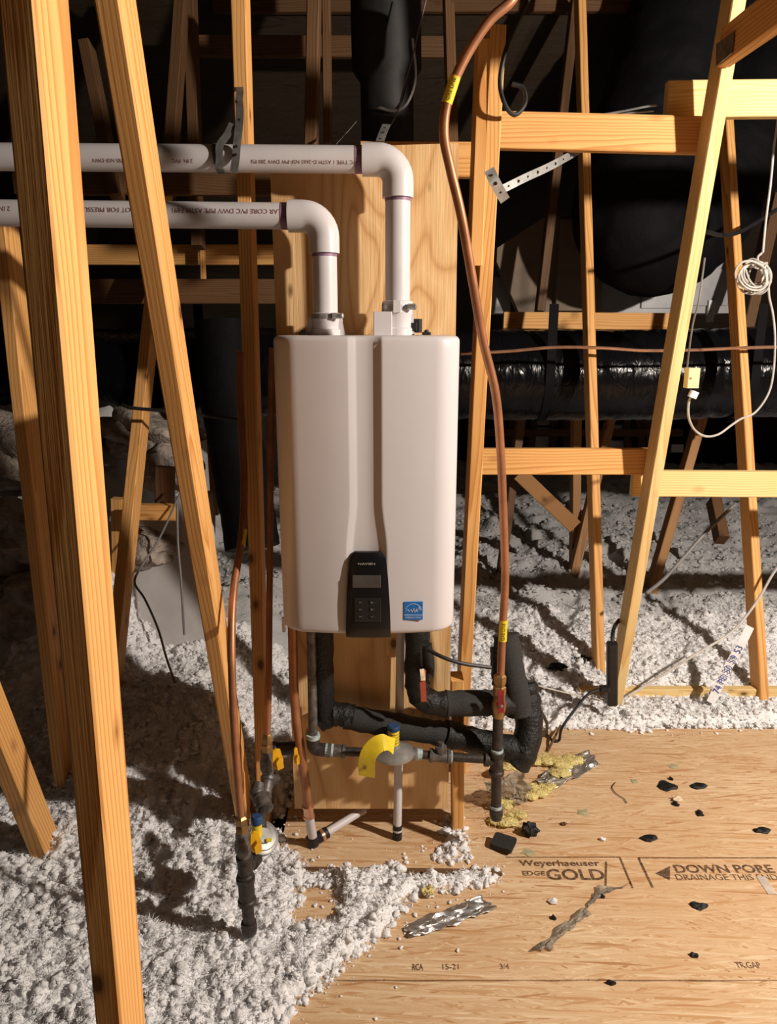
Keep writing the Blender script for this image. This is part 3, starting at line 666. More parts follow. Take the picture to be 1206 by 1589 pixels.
MB().lathe(hc+Vector((0, 0.002, 0)), -Y_, [(0.006, 0), (0.006, 0.005), (0.003, 0.007)], 6).build('handle_nut', M['alu'], vb)
cyl(gm, 'nipple', 'iron', g(773.5, 1110), g(771.5, 1170), 0.0155)
coup(gm, 'tee', 'iron', g(771.5, 1166), g(770.5, 1201), 0.0205)
cyl(gm, 'pipe_dope_ring', 'dope', g(771.6, 1162), g(771.4, 1168), 0.0185)
cyl(gm, 'drip_leg', 'iron', g(770.5, 1200), g(770, 1255), 0.0155)
cyl(gm, 'pipe_dope_ring', 'dope', g(770, 1249), g(770, 1254), 0.0185)
fit(gm, 'drip_cap', 'iron', g(770, 1253), g(770, 1272), [(0.0195, 0), (0.0205, 0.1), (0.0205, 0.6), (0.017, 0.9), (0.008, 1)])
fit(gm, 'tee_branch', 'iron', g(771, 1180), g(752, 1178), [(0.017, 0), (0.017, 0.6), (0.021, 0.65), (0.021, 1)])
cyl(gm, 'pipe', 'iron', g(756, 1178), g(700, 1174.5), 0.0135)
cyl(gm, 'pipe_dope_ring', 'dope', g(702, 1174.6), g(698, 1174.4), 0.0185)
coup(gm, 'branch_tee', 'iron2', g(700, 1174.5), g(666, 1172), 0.0185)
fit(gm, 'tee_plug', 'iron2', g(684, 1168), g(684.5, 1152), [(0.016, 0), (0.018, 0.5), (0.018, 0.65), (0.0095, 0.7), (0.0095, 1)], 8)
cyl(gm, 'nipple', 'iron', g(668, 1172), g(655, 1171), 0.0125)
cyl(gm, 'pipe_dope_ring', 'dope', g(655, 1171), g(646, 1170), 0.0165)
rg_c = g(611, 1168, GY-0.012)
rg = fit(gm, 'regulator', 'alu', rg_c+Vector((0, 0, -0.03)), rg_c+Vector((0, 0, 0.03)), [(0.02, 0), (0.03, 0.2), (0.056, 0.42), (0.062, 0.46), (0.062, 0.58), (0.057, 0.62), (0.046, 0.75), (0.022, 0.9), (0.02, 1)], 28)
fit(gm, 'regulator_outlet', 'alu', g(648, 1170), g(630, 1169.5), [(0.02, 0), (0.02, 0.4), (0.015, 0.6), (0.016, 1)], 8)
cyl(rg, 'spring_tower', 'yellow', rg_c+Vector((0, 0, 0.028)), rg_c+Vector((0, 0, 0.078)), 0.0165, 18)
for k in range(4): cyl(rg, 'tower_line', 'blackink', rg_c+Vector((0, 0, 0.038+0.009*k)), rg_c+Vector((0, 0, 0.0395+0.009*k)), 0.0168, 18)
fit(rg, 'tower_cap', 'bluecap', rg_c+Vector((0, 0, 0.076)), rg_c+Vector((0, 0, 0.09)), [(0.018, 0), (0.0185, 0.2), (0.0185, 0.8), (0.015, 1)], 18)
mb = MB(); mb.strip(smooth_path([g(612, 1158, GY-0.07), g(596, 1152, GY-0.08), g(580, 1160, GY-0.085), g(570, 1178, GY-0.088), g(569, 1205, GY-0.086)], 5), [Vector((0.5, -0.3, -0.8)).lerp(Vector((1, -0.25, 0.1)), min(1, i/14)) for i in range(21)], 0.048, 0.001)
tg = mb.build('warning_tag', M['yellow'], gm); tag(tg, 'curled yellow warning tag')
q = g(566, 1191, GY-0.0895); MB().lathe(q, -Y_, [(0.006, 0), (0.006, 0.0012)], 12).build('tag_hole', M['brass'], tg)
cyl(gm, 'pipe', 'iron', g(592, 1168.5), g(534, 1166), 0.0135)
uni = coup(gm, 'union', 'iron2', g(536, 1166), g(508, 1164), 0.0185)
for xx in (505, 514, 531): cyl(gm, 'pipe_dope_ring', 'dope', g(xx, 1163.5+(xx-505)*0.08), g(xx+3.5, 1163.8+(xx-505)*0.08), 0.0195)
mb = MB(); mb.tube([g(508, 1163.8), g(496, 1163), g(488, 1160), g(486, 1150), g(486, 1140)], 0.0195, 16, 4); mb.build('elbow', M['iron'], gm)
cyl(gm, 'pipe_dope_ring', 'dope', g(486, 1145), g(486, 1139), 0.0205)
cyl(gm, 'riser', 'iron2', g(486, 1142), Vector((g(484, 990).x, GY, HB)), 0.0135)

# left gas stops
AY = 1.58; BY = 1.90
lt = thing('copper_gas_tube', 'copper tube with yellow tag curving down in front of the leaning orange stud', 'copper tube', P(374, 1270, AY))
tA = [P(*q) for q in ((372, 545, 2.0), (372, 600, 2.0), (376, 680, 1.98), (379, 745, 1.95), (378, 800, 1.9), (373, 850, 1.84), (364, 905, 1.76), (360, 960, 1.7), (360, 1040, 1.64), (365, 1150, 1.6), (374, 1272, AY))]
mb = MB(); mb.tube(tA, 0.0098, 12, 6); mb.build('tube', M['copper'], lt)
sleeve(lt, P(377.5, 822, 1.878), P(374.5, 847, 1.846), 0.0108, 'GAS')
lt2 = thing('copper_gas_tube', 'dim copper tube running close along the left side of the heater', 'copper tube', P(415, 1140, BY))
tB = [P(*q) for q in ((423, 540, 2.03), (420, 700, 2.03), (419, 860, 2.02), (418, 960, 1.99), (417, 1060, 1.93), (415, 1142, BY))]
mb = MB(); mb.tube(tB, 0.0095, 12, 5); mb.build('tube', M['copper'], lt2)
ga = thing('gas_stop_assembly', 'gas shutoff valves with yellow handles and round regulator at lower left', 'gas valve', P(386, 1449, AY))
A = lambda px, py, y=AY: P(px, py, y)
fit(ga, 'flare_nut', 'brass', A(374, 1266), A(376, 1290), [(0.011, 0), (0.016, 0.12), (0.016, 0.5), (0.014, 0.55), (0.017, 0.7), (0.017, 1)], 6)
vA = fit(ga, 'valve_body', 'iron2', A(376, 1290), A(379, 1330), [(0.016, 0), (0.018, 0.1), (0.018, 0.3), (0.022, 0.45), (0.022, 0.7), (0.017, 0.85), (0.018, 1)])
def wing(root, c, up, wid, hgt):
    mb = MB(); f = Vector((0.35, -0.93, 0)).normalized(); s = f.cross(Z_).normalized()
    poly = [(-wid*.5, -hgt*.5), (wid*.35, -hgt*.5), (wid*.5, -hgt*.1), (wid*.42, hgt*.45), (wid*.1, hgt*.5), (-wid*.3, hgt*.45), (-wid*.5, 0)]
    mb.prism(poly, c, s, Z_, f, 0.008); h_ = mb.build('valve_handle', M['handle_yellow'], root, angle=30)
    mb = MB(); mb.prism([(-wid*.48, -hgt*.38), (wid*.1, -hgt*.45), (wid*.22, -hgt*.05), (-wid*.05, hgt*.12), (-wid*.45, hgt*.15)], c+f*0.008, s, Z_, f, 0.013); mb.build('handle_grip', M['handle_yellow'], h_, angle=30)
wing(vA, A(396, 1304, AY-0.03), Z_, 0.026, 0.055)
coup(ga, 'tee', 'iron', A(379, 1328), A(381, 1362), 0.019)
fit(ga, 'tee_branch', 'iron', A(382, 1350, AY+0.0), A(397, 1332, AY+0.06), [(0.014, 0), (0.014, 0.5), (0.019, 0.55), (0.019, 1)])
coup(ga, 'coupling', 'iron', A(381, 1360), A(384, 1402), 0.0215)
cyl(ga, 'drip_leg', 'iron', A(384, 1400), A(386.5, 1432), 0.0155)
fit(ga, 'drip_cap', 'iron', A(386, 1430), A(387.5, 1450), [(0.0195, 0), (0.0205, 0.1), (0.0205, 0.65), (0.017, 0.9), (0.008, 1)])
RC = A(406, 1300, AY+0.09)
ax_r = Vector((0.42, -0.42, 0.8)).normalized()
rgA = fit(ga, 'regulator', 'alu', RC-ax_r*0.018, RC+ax_r*0.018, [(0.02, 0), (0.04, 0.2), (0.046, 0.3), (0.046, 0.62), (0.043, 0.66), (0.038, 0.70), (0.036, 0.82), (0.022, 0.86), (0.02, 1.0)], 26)
plq = RC+ax_r*0.0125+Vector((0.012, -0.012, 0.0))
MB().box(plq+Vector((0.006, -0.004, 0.0)), X_, Y_.cross(X_).cross(X_) if False else ax_r.cross(X_), ax_r, 0.014, 0.010, 0.003).build('rating_plate', M['yellow'], rgA, flat=True)
tw = A(399, 1296, AY+0.055)
cyl(rgA, 'spring_tower', 'yellow', tw, A(398.5, 1276, AY+0.055), 0.0135, 18)
fit(rgA, 'tower_cap', 'bluecap', A(398.5, 1277, AY+0.055), A(398.5, 1266, AY+0.055), [(0.0145, 0), (0.015, 0.2), (0.015, 0.8), (0.012, 1)], 18)
# riser from regulator to second stop
mb = MB(); mb.tube([RC+Vector((0.0, 0.01, 0.02)), A(406, 1268, AY+0.13), A(411, 1252, AY+0.18)], 0.013, 14, 4); mb.build('nipple', M['iron'], ga)
coup(ga, 'union', 'iron2', A(411, 1256, AY+0.17), A(406, 1236, AY+0.21), 0.022)
mb = MB(); mb.tube([A(404, 1246, AY+0.2), A(399, 1230, AY+0.22), A(402, 1214, AY+0.24)], [0.017, 0.021, 0.015], 14, 4); mb.build('union_nut', M['iron2'], ga)
coup(ga, 'tee', 'iron2', P(410, 1240, BY-0.05), P(416, 1205, BY), 0.019)
fit(ga, 'tee_branch', 'iron2', P(415, 1222, BY), P(428, 1203, BY+0.01), [(0.014, 0), (0.014, 0.5), (0.018, 0.55), (0.018, 1)])
vB = fit(ga, 'valve_body', 'iron2', P(416, 1207, BY), P(414.5, 1165, BY), [(0.017, 0), (0.017, 0.2), (0.022, 0.35), (0.022, 0.65), (0.018, 0.8), (0.018, 1)])
fit(ga, 'flare_nut', 'brass', P(414.5, 1166, BY), P(415, 1138, BY), [(0.018, 0), (0.018, 0.35), (0.013, 0.4), (0.0165, 0.5), (0.0165, 0.85), (0.011, 1)], 6)
wing(vB, P(430, 1176, BY-0.035), Z_, 0.03, 0.062)
vC = coup(ga, 'branch_valve', 'iron', P(421, 1163, BY+0.06), P(470, 1160, BY+0.06), 0.021)
wing(vC, P(459, 1171, BY-0.0), Z_, 0.013, 0.05)

# condensate and relief pipes
cp_ = thing('condensate_drain', 'brown drain pipe ending in white plastic and a black elbow on the floor', 'drain pipe', F(488, 1308))
CY_ = 1.93
top = P(455, 1000, CY_); e0 = P(478, 1252, 1.94)
mb = MB(); mb.tube([(top.x, CY_, HB-0.05), P(457, 1080, CY_), P(466, 1160, CY_), P(475, 1220, 1.94), e0], 0.0135, 14, 5); mb.build('copper_pipe', M['copper'], cp_)
coup(cp_, 'copper_adapter', 'copper_bright', P(478, 1250, 1.94), P(479.5, 1268, 1.94), 0.0165)
el = F(487, 1304, 0.02)
cyl(cp_, 'plastic_stub', 'pvc', P(479.5, 1266, 1.94), el+Vector((-0.003, 0, 0.01)), 0.0145)
cyl(cp_, 'rubber_elbow', 'softblack', el+Vector((-0.004, 0, 0.016)), el+Vector((-0.002, 0, -0.016)), 0.0185)
d0 = F(566, 1256, 0.05); dd = (d0-el).normalized()
fit(cp_, 'rubber_elbow', 'softblack', el, el+dd*0.05, [(0.016, 0), (0.0165, 0.4), (0.0185, 0.45), (0.0185, 1)])
fit(cp_, 'clamp_ring', 'copper_bright', el+dd*0.026, el+dd*0.036, [(0.0195, 0), (0.0195, 1)])
cyl(cp_, 'plastic_lateral', 'pvc', el+dd*0.045, d0, 0.0125)
rp = thing('relief_drain', 'white plastic drain pipe standing upright behind the regulator', 'drain pipe', F(615, 1279))
fl = F(615, 1279); tp = P(623, 990, 2.015)
mb = MB(); mb.tube([(tp.x, 2.015, HB+0.01), (fl.x+0.003, 2.012, 0.05)], 0.0135, 16, 1); mb.build('pipe', M['pvc'], rp)
cyl(rp, 'rubber_end', 'softblack', Vector((fl.x+0.003, 2.012, 0.052)), Vector((fl.x+0.003, 2.012, 0.0)), 0.015)
cyl(rp, 'end_ring', 'pvc', Vector((fl.x+0.003, 2.012, 0.030)), Vector((fl.x+0.003, 2.012, 0.036)), 0.0158)

# insulated water pipes
def foamr(r, ph): return lambda t: r*(1+0.05*math.sin(t*37+ph)+0.03*math.sin(t*83+ph*2))
i1 = thing('insulated_pipe', 'black foam covered water pipe sloping right below the heater', 'insulated pipe', P(505, 1110, 1.98))
IY = 1.985
mb = MB(); mb.tube([(P(500, 1000, 1.95).x, 1.95, HB-0.045), P(501, 1040, 1.955), P(502, 1090, 1.97), P(503, 1116, 1.98)], foamr(0.033, 1), 18, 5); mb.build('foam_drop', M['tape'], i1)
mb = MB(); mb.tube([P(496, 1117, 1.98), P(520, 1108, 1.98), P(548, 1112, 1.98)], foamr(0.036, 2), 18, 5); mb.build('elbow_wrap', M['tape'], i1)
mb = MB(); mb.tube([P(536, 1112, 1.98), P(600, 1124, 1.98), P(660, 1134, 1.985), P(705, 1143, 1.99)], foamr(0.0375, 3), 18, 5); mb.build('foam_run', M['foam'], i1)
mb = MB(); mb.tube([P(690, 1137, 1.985), P(740, 1150, 2.0), P(800, 1163, 1.99), P(812, 1160, 1.99)], foamr(0.040, 4), 18, 5); mb.build('taped_run', M['tape'], i1)
mb = MB(); mb.tube([P(800, 1185, 1.985), P(812, 1168, 1.99), P(821, 1130, 2.02), P(818, 1090, 2.05), P(812, 1062, 2.07)], foamr(0.043, 5), 18, 5); mb.build('taped_riser', M['tape'], i1)
i2 = thing('insulated_pipe', 'black foam covered water pipe bending right under the heater with red valve lever', 'insulated pipe', P(652, 1095, 1.95))
mb = MB(); mb.tube([(P(648, 1000, 1.95).x, 1.95, HB-0.04), P(647, 1030, 1.95), P(648, 1062, 1.95), P(655, 1082, 1.95), P(676, 1091, 1.95), P(700, 1092, 1.955)], foamr(0.036, 6), 18, 5); mb.build('foam_bend', M['tape'], i2)
mb = MB(); mb.tube([P(692, 1092, 1.955), P(740, 1091, 1.965), P(775, 1090, 1.98)], foamr(0.0385, 7), 18, 5); mb.build('foam_run', M['foam'], i2)
mb = MB(); mb.tube([P(765, 1090, 1.975), P(790, 1092, 1.985), P(800, 1085, 2.0), P(797, 1060, 2.02)], foamr(0.036, 7.5), 18, 5); mb.build('taped_bend', M['tape'], i2)
mb = MB(); mb.tube([P(806, 1106, 1.99), P(798, 1060, 2.0), P(790, 1020, 2.02), P(785, 984, 2.04)], foamr(0.040, 8), 18, 5); mb.build('foam_riser', M['foam'], i2)
mb = MB(); mb.tube([P(775, 1005, 2.03), P(776, 1030, 2.02), P(778, 1060, 2.02)], foamr(0.028, 9), 16, 5); mb.build('foam_flap', M['tape'], i2)
mb = MB(); mb.tube([P(662, 1000, 1.93), P(666, 1030, 1.925), P(664, 1050, 1.92)], 0.016, 12, 5); mb.build('valve_wrap', M['softblack'], i2)
mb = MB(); mb.strip(smooth_path([P(657, 1040, 1.895), P(656, 1056, 1.89), P(657, 1072, 1.885), P(658, 1088, 1.89)], 4), X_, 0.016, 0.006); mb.build('valve_lever', M['redtag'], i2)
mb = MB(); mb.strip([P(655, 1038, 1.893), P(657, 1056, 1.883)], X_, 0.013, 0.003); mb.build('lever_label', M['chip'], i2)

# ================================================================ DUCTS
def duct_mesh(pts, R, n, seg, wr, name, mat, parent, seed, seam=0.0):
    pp = smooth_path(pts, n); N = len(pp); rings = []; a = None; L = 0; rr = np.random.default_rng(seed); T1 = rr.uniform(0, 6, 8)
    for i, p in enumerate(pp):
        if i: L += (p-pp[i-1]).length
        d = (pp[min(i+1, N-1)]-pp[max(i-1, 0)]).normalized()
        if a is None: a, _, _ = frame(d, Vector((0, -1, 0.01)))
        else: a = (a-d*a.dot(d)).normalized()
        b = d.cross(a); ring = []
        pinch = 1-seam*math.exp(-((L % 0.62-0.31)/0.02)**2)
        for j in range(seg):
            t = 2*math.pi*j/seg
            k = 1+wr*(math.sin(L*23+3*t+T1[0])*math.sin(5*t-L*9+T1[1])+0.7*math.sin(L*47+2*t+T1[2]+2*math.sin(7*t))*math.sin(9*t+L*13+T1[3])+0.5*math.sin(L*90+T1[4]+3*math.sin(4*t+L*5)))
            ring.append(p+(a*math.cos(t)+b*math.sin(t))*R*k*pinch)
        rings.append(ring)
    mb = MB(); mb.quad_strip(rings); return mb.build(name, M[mat], parent, angle=60)
dz = P(950, 582, 3.87).z
d1 = thing('flexible_duct', 'fat shiny black flexible duct lying horizontally across the background', 'duct', (0.9, 3.87, dz-0.23))
duct_mesh([(-3.6, 4.0, dz-0.02), (-2.0, 3.95, dz+0.0), (-0.6, 3.9, dz+0.01), (0.5, 3.87, dz+0.0), (1.4, 3.87, dz), (2.3, 3.87, dz+0.02), (3.4, 3.9, dz)], 0.232, 46, 56, 0.012, 'jacket', 'duct', d1, 3, 0.04)
for px in (840, 1140, 330):
    x = P(px, 560, 3.87).x
    mb = MB(); mb.strip([Vector((x, 3.87+0.242*math.cos(t), dz+0.242*math.sin(t))) for t in np.linspace(math.pi*2, math.pi, 20)]+[Vector((x+0.0, 3.63, dz+0.35))], X_, 0.045, 0.004); mb.build('support_strap', M['duct2'], d1)
d2 = thing('flexible_duct', 'large black flexible duct sagging down from the roof at upper right', 'duct', P(960, 470, 4.15))
duct_mesh([P(*q) for q in ((1165, -330, 4.5), (1110, -120, 4.35), (1060, 60, 4.25), (1010, 220, 4.2), (985, 300, 4.17), (990, 352, 4.15), (1035, 362, 4.2), (1095, 300, 4.3), (1165, 170, 4.4), (1290, -10, 4.5))], 0.315, 22, 52, 0.018, 'jacket', 'duct2', d2, 9, 0.0)
d3 = thing('flexible_duct', 'dark black duct sleeve hanging behind the stud left of the heater', 'duct', P(380, 830, 3.2))
duct_mesh([P(*q) for q in ((345, 500, 3.42), (352, 600, 3.38), (368, 700, 3.3), (385, 800, 3.25), (392, 850, 3.2))], 0.125, 14, 30, 0.014, 'jacket', 'duct2', d3, 12)
vs = thing('vent_stack', 'dark round metal vent stack hanging over the plywood panel', 'vent', P(598, 165, 3.5))
MB().lathe(P(598, -80, 3.5), P(601, 165, 3.5)-P(598, -80, 3.5), [(0.15, 0), (0.15, 0.45), (0.115, 0.5), (0.115, 0.85), (0.12, 0.87), (0.12, 0.91), (0.105, 0.95), (0.09, 1.0)], 26).build('pipe', M['stack'], vs)
mb = MB(); mb.tube([P(640, 60, 3.37), P(645, 120, 3.37), P(632, 160, 3.36), P(612, 172, 3.36), P(585, 166, 3.36)], 0.006, 8, 5); mb.build('hanger_wire', M['cable_grey'], vs)
# air handler behind the ducts
ah = thing('air_handler', 'grey sheet metal air handler cabinet behind the black ducts', 'air handler', P(940, 485, 4.75))
def pbox(x0, y0, x1, y1, Y, dep, name, mat, par):
    a, b = P(x0, y0, Y), P(x1, y1, Y); mb = MB(); mb.abox(min(a.x, b.x), max(a.x, b.x), Y, Y+dep, min(a.z, b.z), max(a.z, b.z), 0.004); return mb.build(name, M[mat], par, flat=True)
pbox(868, 385, 1140, 486, 4.75, 0.5, 'cabinet', 'sheetmetal', ah)
pbox(1078, 418, 1130, 474, 4.735, 0.015, 'access_panel', 'sheetmetal', ah)
pbox(1000, 412, 1050, 478, 4.735, 0.015, 'access_panel', 'sheetmetal', ah)
pbox(1100, 466, 1108, 500, 4.72, 0.02, 'bracket', 'galv', ah)
pbox(752, 430, 792, 486, 4.8, 0.4, 'side_plenum', 'sheetmetal', ah)
mb = MB(); mb.prism([(0, 0), (0.50, 0), (0.50, 0.60), (0.12, 0.55), (-0.15, 0.38), (-0.15, 0.3)], P(806, 486, 4.65), X_, Z_, Y_, 0.1)
tag(mb.build('tan_panel', M['tan'], flat=True), 'tan cut board leaning beside the air handler', 'board')
pbox(870, 340, 925, 482, 4.60, 0.05, 'end_board', 'tan', ah)

# ================================================================ STRAPS, WIRES, SMALL FIXTURES
def perf(name, label, pts, wd, wid, mat='galv', holes=0):
    root = thing(name, label, 'strap', pts[0]); pp = smooth_path(pts, 8)
    mb = MB(); mb.strip(pp, wd, wid, 0.0015); mb.build('band', M[mat], root)
    for k in range(holes):
        t = (k+0.7)/(holes+0.6)*(len(pp)-1); i = int(t); q = pp[i].lerp(pp[min(i+1, len(pp)-1)], t-i)
        d = (CAM-q).normalized(); MB().lathe(q+d*0.002, d, [(0.0045 if k % 2 else 0.003, 0), (0.0045 if k % 2 else 0.003, 0.002)], 10).build('hole', M['softblack'], root)
    return root
perf('perforated_strap', 'silver perforated strap slanting up to the upper right rail', [P(779, 294, 2.35), P(815, 276, 2.4), P(850, 260, 2.46), P(880, 244, 2.52), P(905, 230, 2.6)], Vector((0.2, 0, 1)), 0.024, 'galv', 9)
perf('perforated_strap', 'short silver perforated strap nailed to the right heater stud', [P(759, 263, 2.02), P(770, 286, 2.02), P(784, 311, 2.08)], Vector((1, 0, 0.5)), 0.027, 'galv', 3)
perf('perforated_strap', 'silver perforated strap end above the middle of the plywood panel', [P(600, 193, 2.55), P(594, 207, 2.5), P(588, 224, 2.46)], X_, 0.026, 'galv', 3)
perf('perforated_strap', 'thin perforated strap slanting behind the plywood top edge', [P(552, 190, 2.7), P(538, 206, 2.66), P(520, 226, 2.6)], Vector((1, 0, 1)), 0.014, 'galv', 6)
def wire(name, label, pts, r, mat, cat='wire', n=6):
    mb = MB(); mb.tube([P(*q) if len(q) == 3 else q for q in pts], r, 8, n); return tag(mb.build(name, M[mat]), label, cat)
wire('copper_line', 'thin copper line running horizontally across the black duct', [(715, 549, 3.42), (790, 545, 3.42), (860, 539, 3.40), (935, 540, 3.38), (1000, 544, 3.38), (1080, 543, 3.38), (1150, 540, 3.36), (1230, 538, 3.36), (1400, 536, 3.36), (1600, 540, 3.36)], 0.0075, 'copper_bright', 'copper tube')
# white cable with coil
cc = thing('coiled_cable', 'white cable hanging with a coiled bundle at the right edge', 'cable', P(1172, 455, 3.0))
mb = MB(); mb.tube([P(*q) for q in ((1235, -60, 3.0), (1216, 100, 3.0), (1206, 195, 3.0), (1201, 230, 3.0), (1196, 285, 3.0), (1189, 340, 3.0), (1184, 392, 3.0))], 0.0045, 8, 5); mb.build('upper_cable', M['cable_white'], cc)
R = random.Random(5)
for k in range(9):
    cx_, cy_ = 1172+R.uniform(-7, 7), 428+R.uniform(-5, 5); rx, ry = R.uniform(14, 26), R.uniform(16, 25); tl = R.uniform(-0.7, 0.7); yy = 2.97+R.uniform(-.03, .03)
    pts = []
    for t in np.linspace(0, 2*math.pi, 13): pts.append(P(cx_+rx*math.cos(t)*math.cos(tl)-ry*math.sin(t)*math.sin(tl), cy_+rx*math.cos(t)*math.sin(tl)+ry*math.sin(t)*math.cos(tl), yy+0.03*math.sin(t+k)))
    MB().tube(pts, 0.0042, 6, 3).build('cable_loop', M['cable_white'], cc)
mb = MB(); mb.tube([P(*q) for q in ((1182, 393, 2.98), (1176, 400, 2.96), (1180, 412, 2.96), (1190, 408, 2.96), (1186, 420, 2.95), (1192, 440, 2.96), (1194, 462, 2.98), (1200, 490, 3.0), (1203, 530, 3.0), (1200, 580, 3.0), (1192, 612, 3.0), (1172, 640, 3.0), (1150, 650, 2.98), (1135, 660, 2.95), (1115, 674, 2.9), (1095, 677, 2.8), (1078, 667, 2.7), (1069, 648, 2.62), (1069, 625, 2.6), (1074, 613, 2.59))], 0.0045, 8, 5); mb.build('lower_cable', M['cable_white'], cc)
jb = thing('sensor_box', 'small cream sensor box on the pale leaning stud with white plug', 'sensor box', P(1075, 600, 2.6))
a, b = P(1067, 571, 2.56), P(1083, 602, 2.56); MB().abox(a.x, b.x, 2.55, 2.585, b.z, a.z, 0.003).build('case', M['cream'], jb, flat=True)
q = P(1072, 587, 2.55); MB().lathe(q, -Y_, [(0.004, 0), (0.004, 0.002)], 8).build('screw', M['brass'], jb)
q = P(1076, 612, 2.58); MB().box(q, Vector((0.9, 0, -0.35)).normalized(), Y_, Vector((0.35, 0, 0.9)).normalized(), 0.028, 0.02, 0.024, 0.003).build('plug', M['paper'], jb, flat=True)
wire('cable', 'thin dark cable running up the right edge of the pale stud', [(1066, 575, 2.6), (1070, 540, 2.55), (1076, 500, 2.52), (1084, 470, 2.5), (1090, 430, 2.5), (1094, 400, 2.49)], 0.003, 'cable_grey')
wire('cable', 'black cable sagging between the pale stud and the rightmost stud', [(1097, 360, 3.0), (1120, 365, 3.2), (1145, 361, 3.35), (1175, 345, 3.5), (1206, 325, 3.6)], 0.009, 'softblack')
wire('cable', 'grey cable rising diagonally from the power strip to the lower right rail', [(1003, 921, 2.92), (1030, 899, 2.98), (1060, 866, 3.05), (1090, 832, 3.1), (1118, 804, 3.15), (1142, 782, 3.2)], 0.008, 'cable_grey')
wire('cable', 'white cable falling from the right edge to the insulation', [(1330, 700, 3.05), (1270, 790, 3.02), (1230, 850, 3.0), (1200, 890, 3.0), (1180, 925, 2.98), (1155, 960, 2.95), (1130, 985, 2.9), (1085, 1012, 2.86), (1040, 1040, 2.84), (1005, 1062, 2.83), (975, 1080, 2.8)], 0.0055, 'cable_white')
wire('cable', 'thin pale cable lying across insulation behind the copper riser', [(806, 1055, 2.6), (850, 1068, 2.66), (900, 1080, 2.72), (935, 1088, 2.78)], 0.003, 'cable_white')
# black wiring at top
wire('cable', 'black cable loops behind the top of the right heater stud', [(825, -10, 2.1), (800, 40, 2.1), (783, 85, 2.1), (776, 130, 2.1), (785, 165, 2.1), (800, 178, 2.12), (815, 160, 2.14), (812, 137, 2.15), (795, 130, 2.15)], 0.006, 'softblack')
wire('cable', 'thin grey wire hanging from the roof beside the vent stack', [(664, -10, 3.2), (650, 45, 3.2), (640, 90, 3.2), (628, 130, 3.2), (618, 170, 3.2), (606, 195, 3.2)], 0.003, 'cable_grey')
wire('cable', 'pale wire ends sticking out over the upper right rail', [(935, 178, 2.6), (970, 172, 2.58), (1000, 166, 2.56), (1019, 163, 2.55)], 0.0035, 'galv')
wire('cable', 'pale second wire end over the upper right rail', [(945, 178, 2.62), (980, 175, 2.6), (1015, 172, 2.58)], 0.003, 'galv')
wire('cable', 'black cable crossing the stud that leans back at left', [(190, 628, 2.86), (205, 633, 2.85), (260, 638, 2.86), (320, 645, 2.9), (380, 653, 2.95)], 0.007, 'softblack')
wire('cable', 'grey cable hanging in front of the grey sheet at left', [(284, 755, 3.0), (275, 775, 2.97), (255, 820, 2.92), (240, 848, 2.88), (222, 875, 2.82), (209, 903, 2.74), (225, 930, 2.7), (245, 975, 2.66), (258, 1020, 2.62), (272, 1060, 2.58)], 0.0045, 'cable_grey')
wire('cable', 'grey cable dropping straight behind the leaning orange stud', [(275, 770, 3.02), (276, 840, 2.96), (281, 900, 2.9), (284, 950, 2.86), (286, 985, 2.84)], 0.005, 'cable_grey')
# power strip and heater cord
ps = thing('power_strip', 'black power strip fixed to the foot of the pale leaning stud', 'power strip', P(950, 1090, 2.62))
a, b = P(950, 998, 2.66), P(950, 1092, 2.70); ax, ay, az = frame(a-b, X_)
MB().box((a+b)/2, ax, ay, az, 0.040, 0.035, (a-b).length, 0.006).build('body', M['softblack'], ps, flat=True)
mb = MB(); mb.tube([P(951, 1000, 2.67), P(951, 985, 2.7), P(954, 972, 2.76), P(961, 962, 2.84)], 0.008, 8, 5); mb.build('cord', M['softblack'], ps)
a = P(938, 1069, 2.66); MB().box(a, X_, Y_, Z_, 0.04, 0.024, 0.022, 0.005).build('plug', M['softblack'], ps, flat=True)
mb = MB(); mb.tube([P(664, 1008, 1.9), P(690, 1021, 1.88), P(720, 1030, 1.88), P(762, 1036, 1.9)], 0.0055, 8, 6)
tag(mb.build('cable', M['softblack']), 'black cable from the heater bottom ending at the copper riser', 'wire')
mb = MB(); mb.tube([P(786, 1046, 2.0), P(806, 1042, 2.02), P(818, 1058, 2.06), P(828, 1085, 2.1), P(840, 1104, 2.2), P(849, 1124, 2.35), F(849, 1140, 0.01), F(860, 1150, 0.006), F(868, 1148, 0.006), P(872, 1130, 2.56), P(890, 1104, 2.6), P(912, 1078, 2.64), P(930, 1070, 2.66)], 0.0055, 8, 6)
tag(mb.build('cable', M['softblack']), 'black power cord looping over the floor to the power strip', 'wire')
mb = MB(); mb.tube([F(870, 1126, 0.02), F(862, 1142, 0.03), F(854, 1158, 0.01), F(850, 1166, 0.006)], 0.005, 8, 4)
tag(mb.build('twig', M['wood_dim_brown']), 'small brown twig leaning by the power cord on the floor', 'twig')
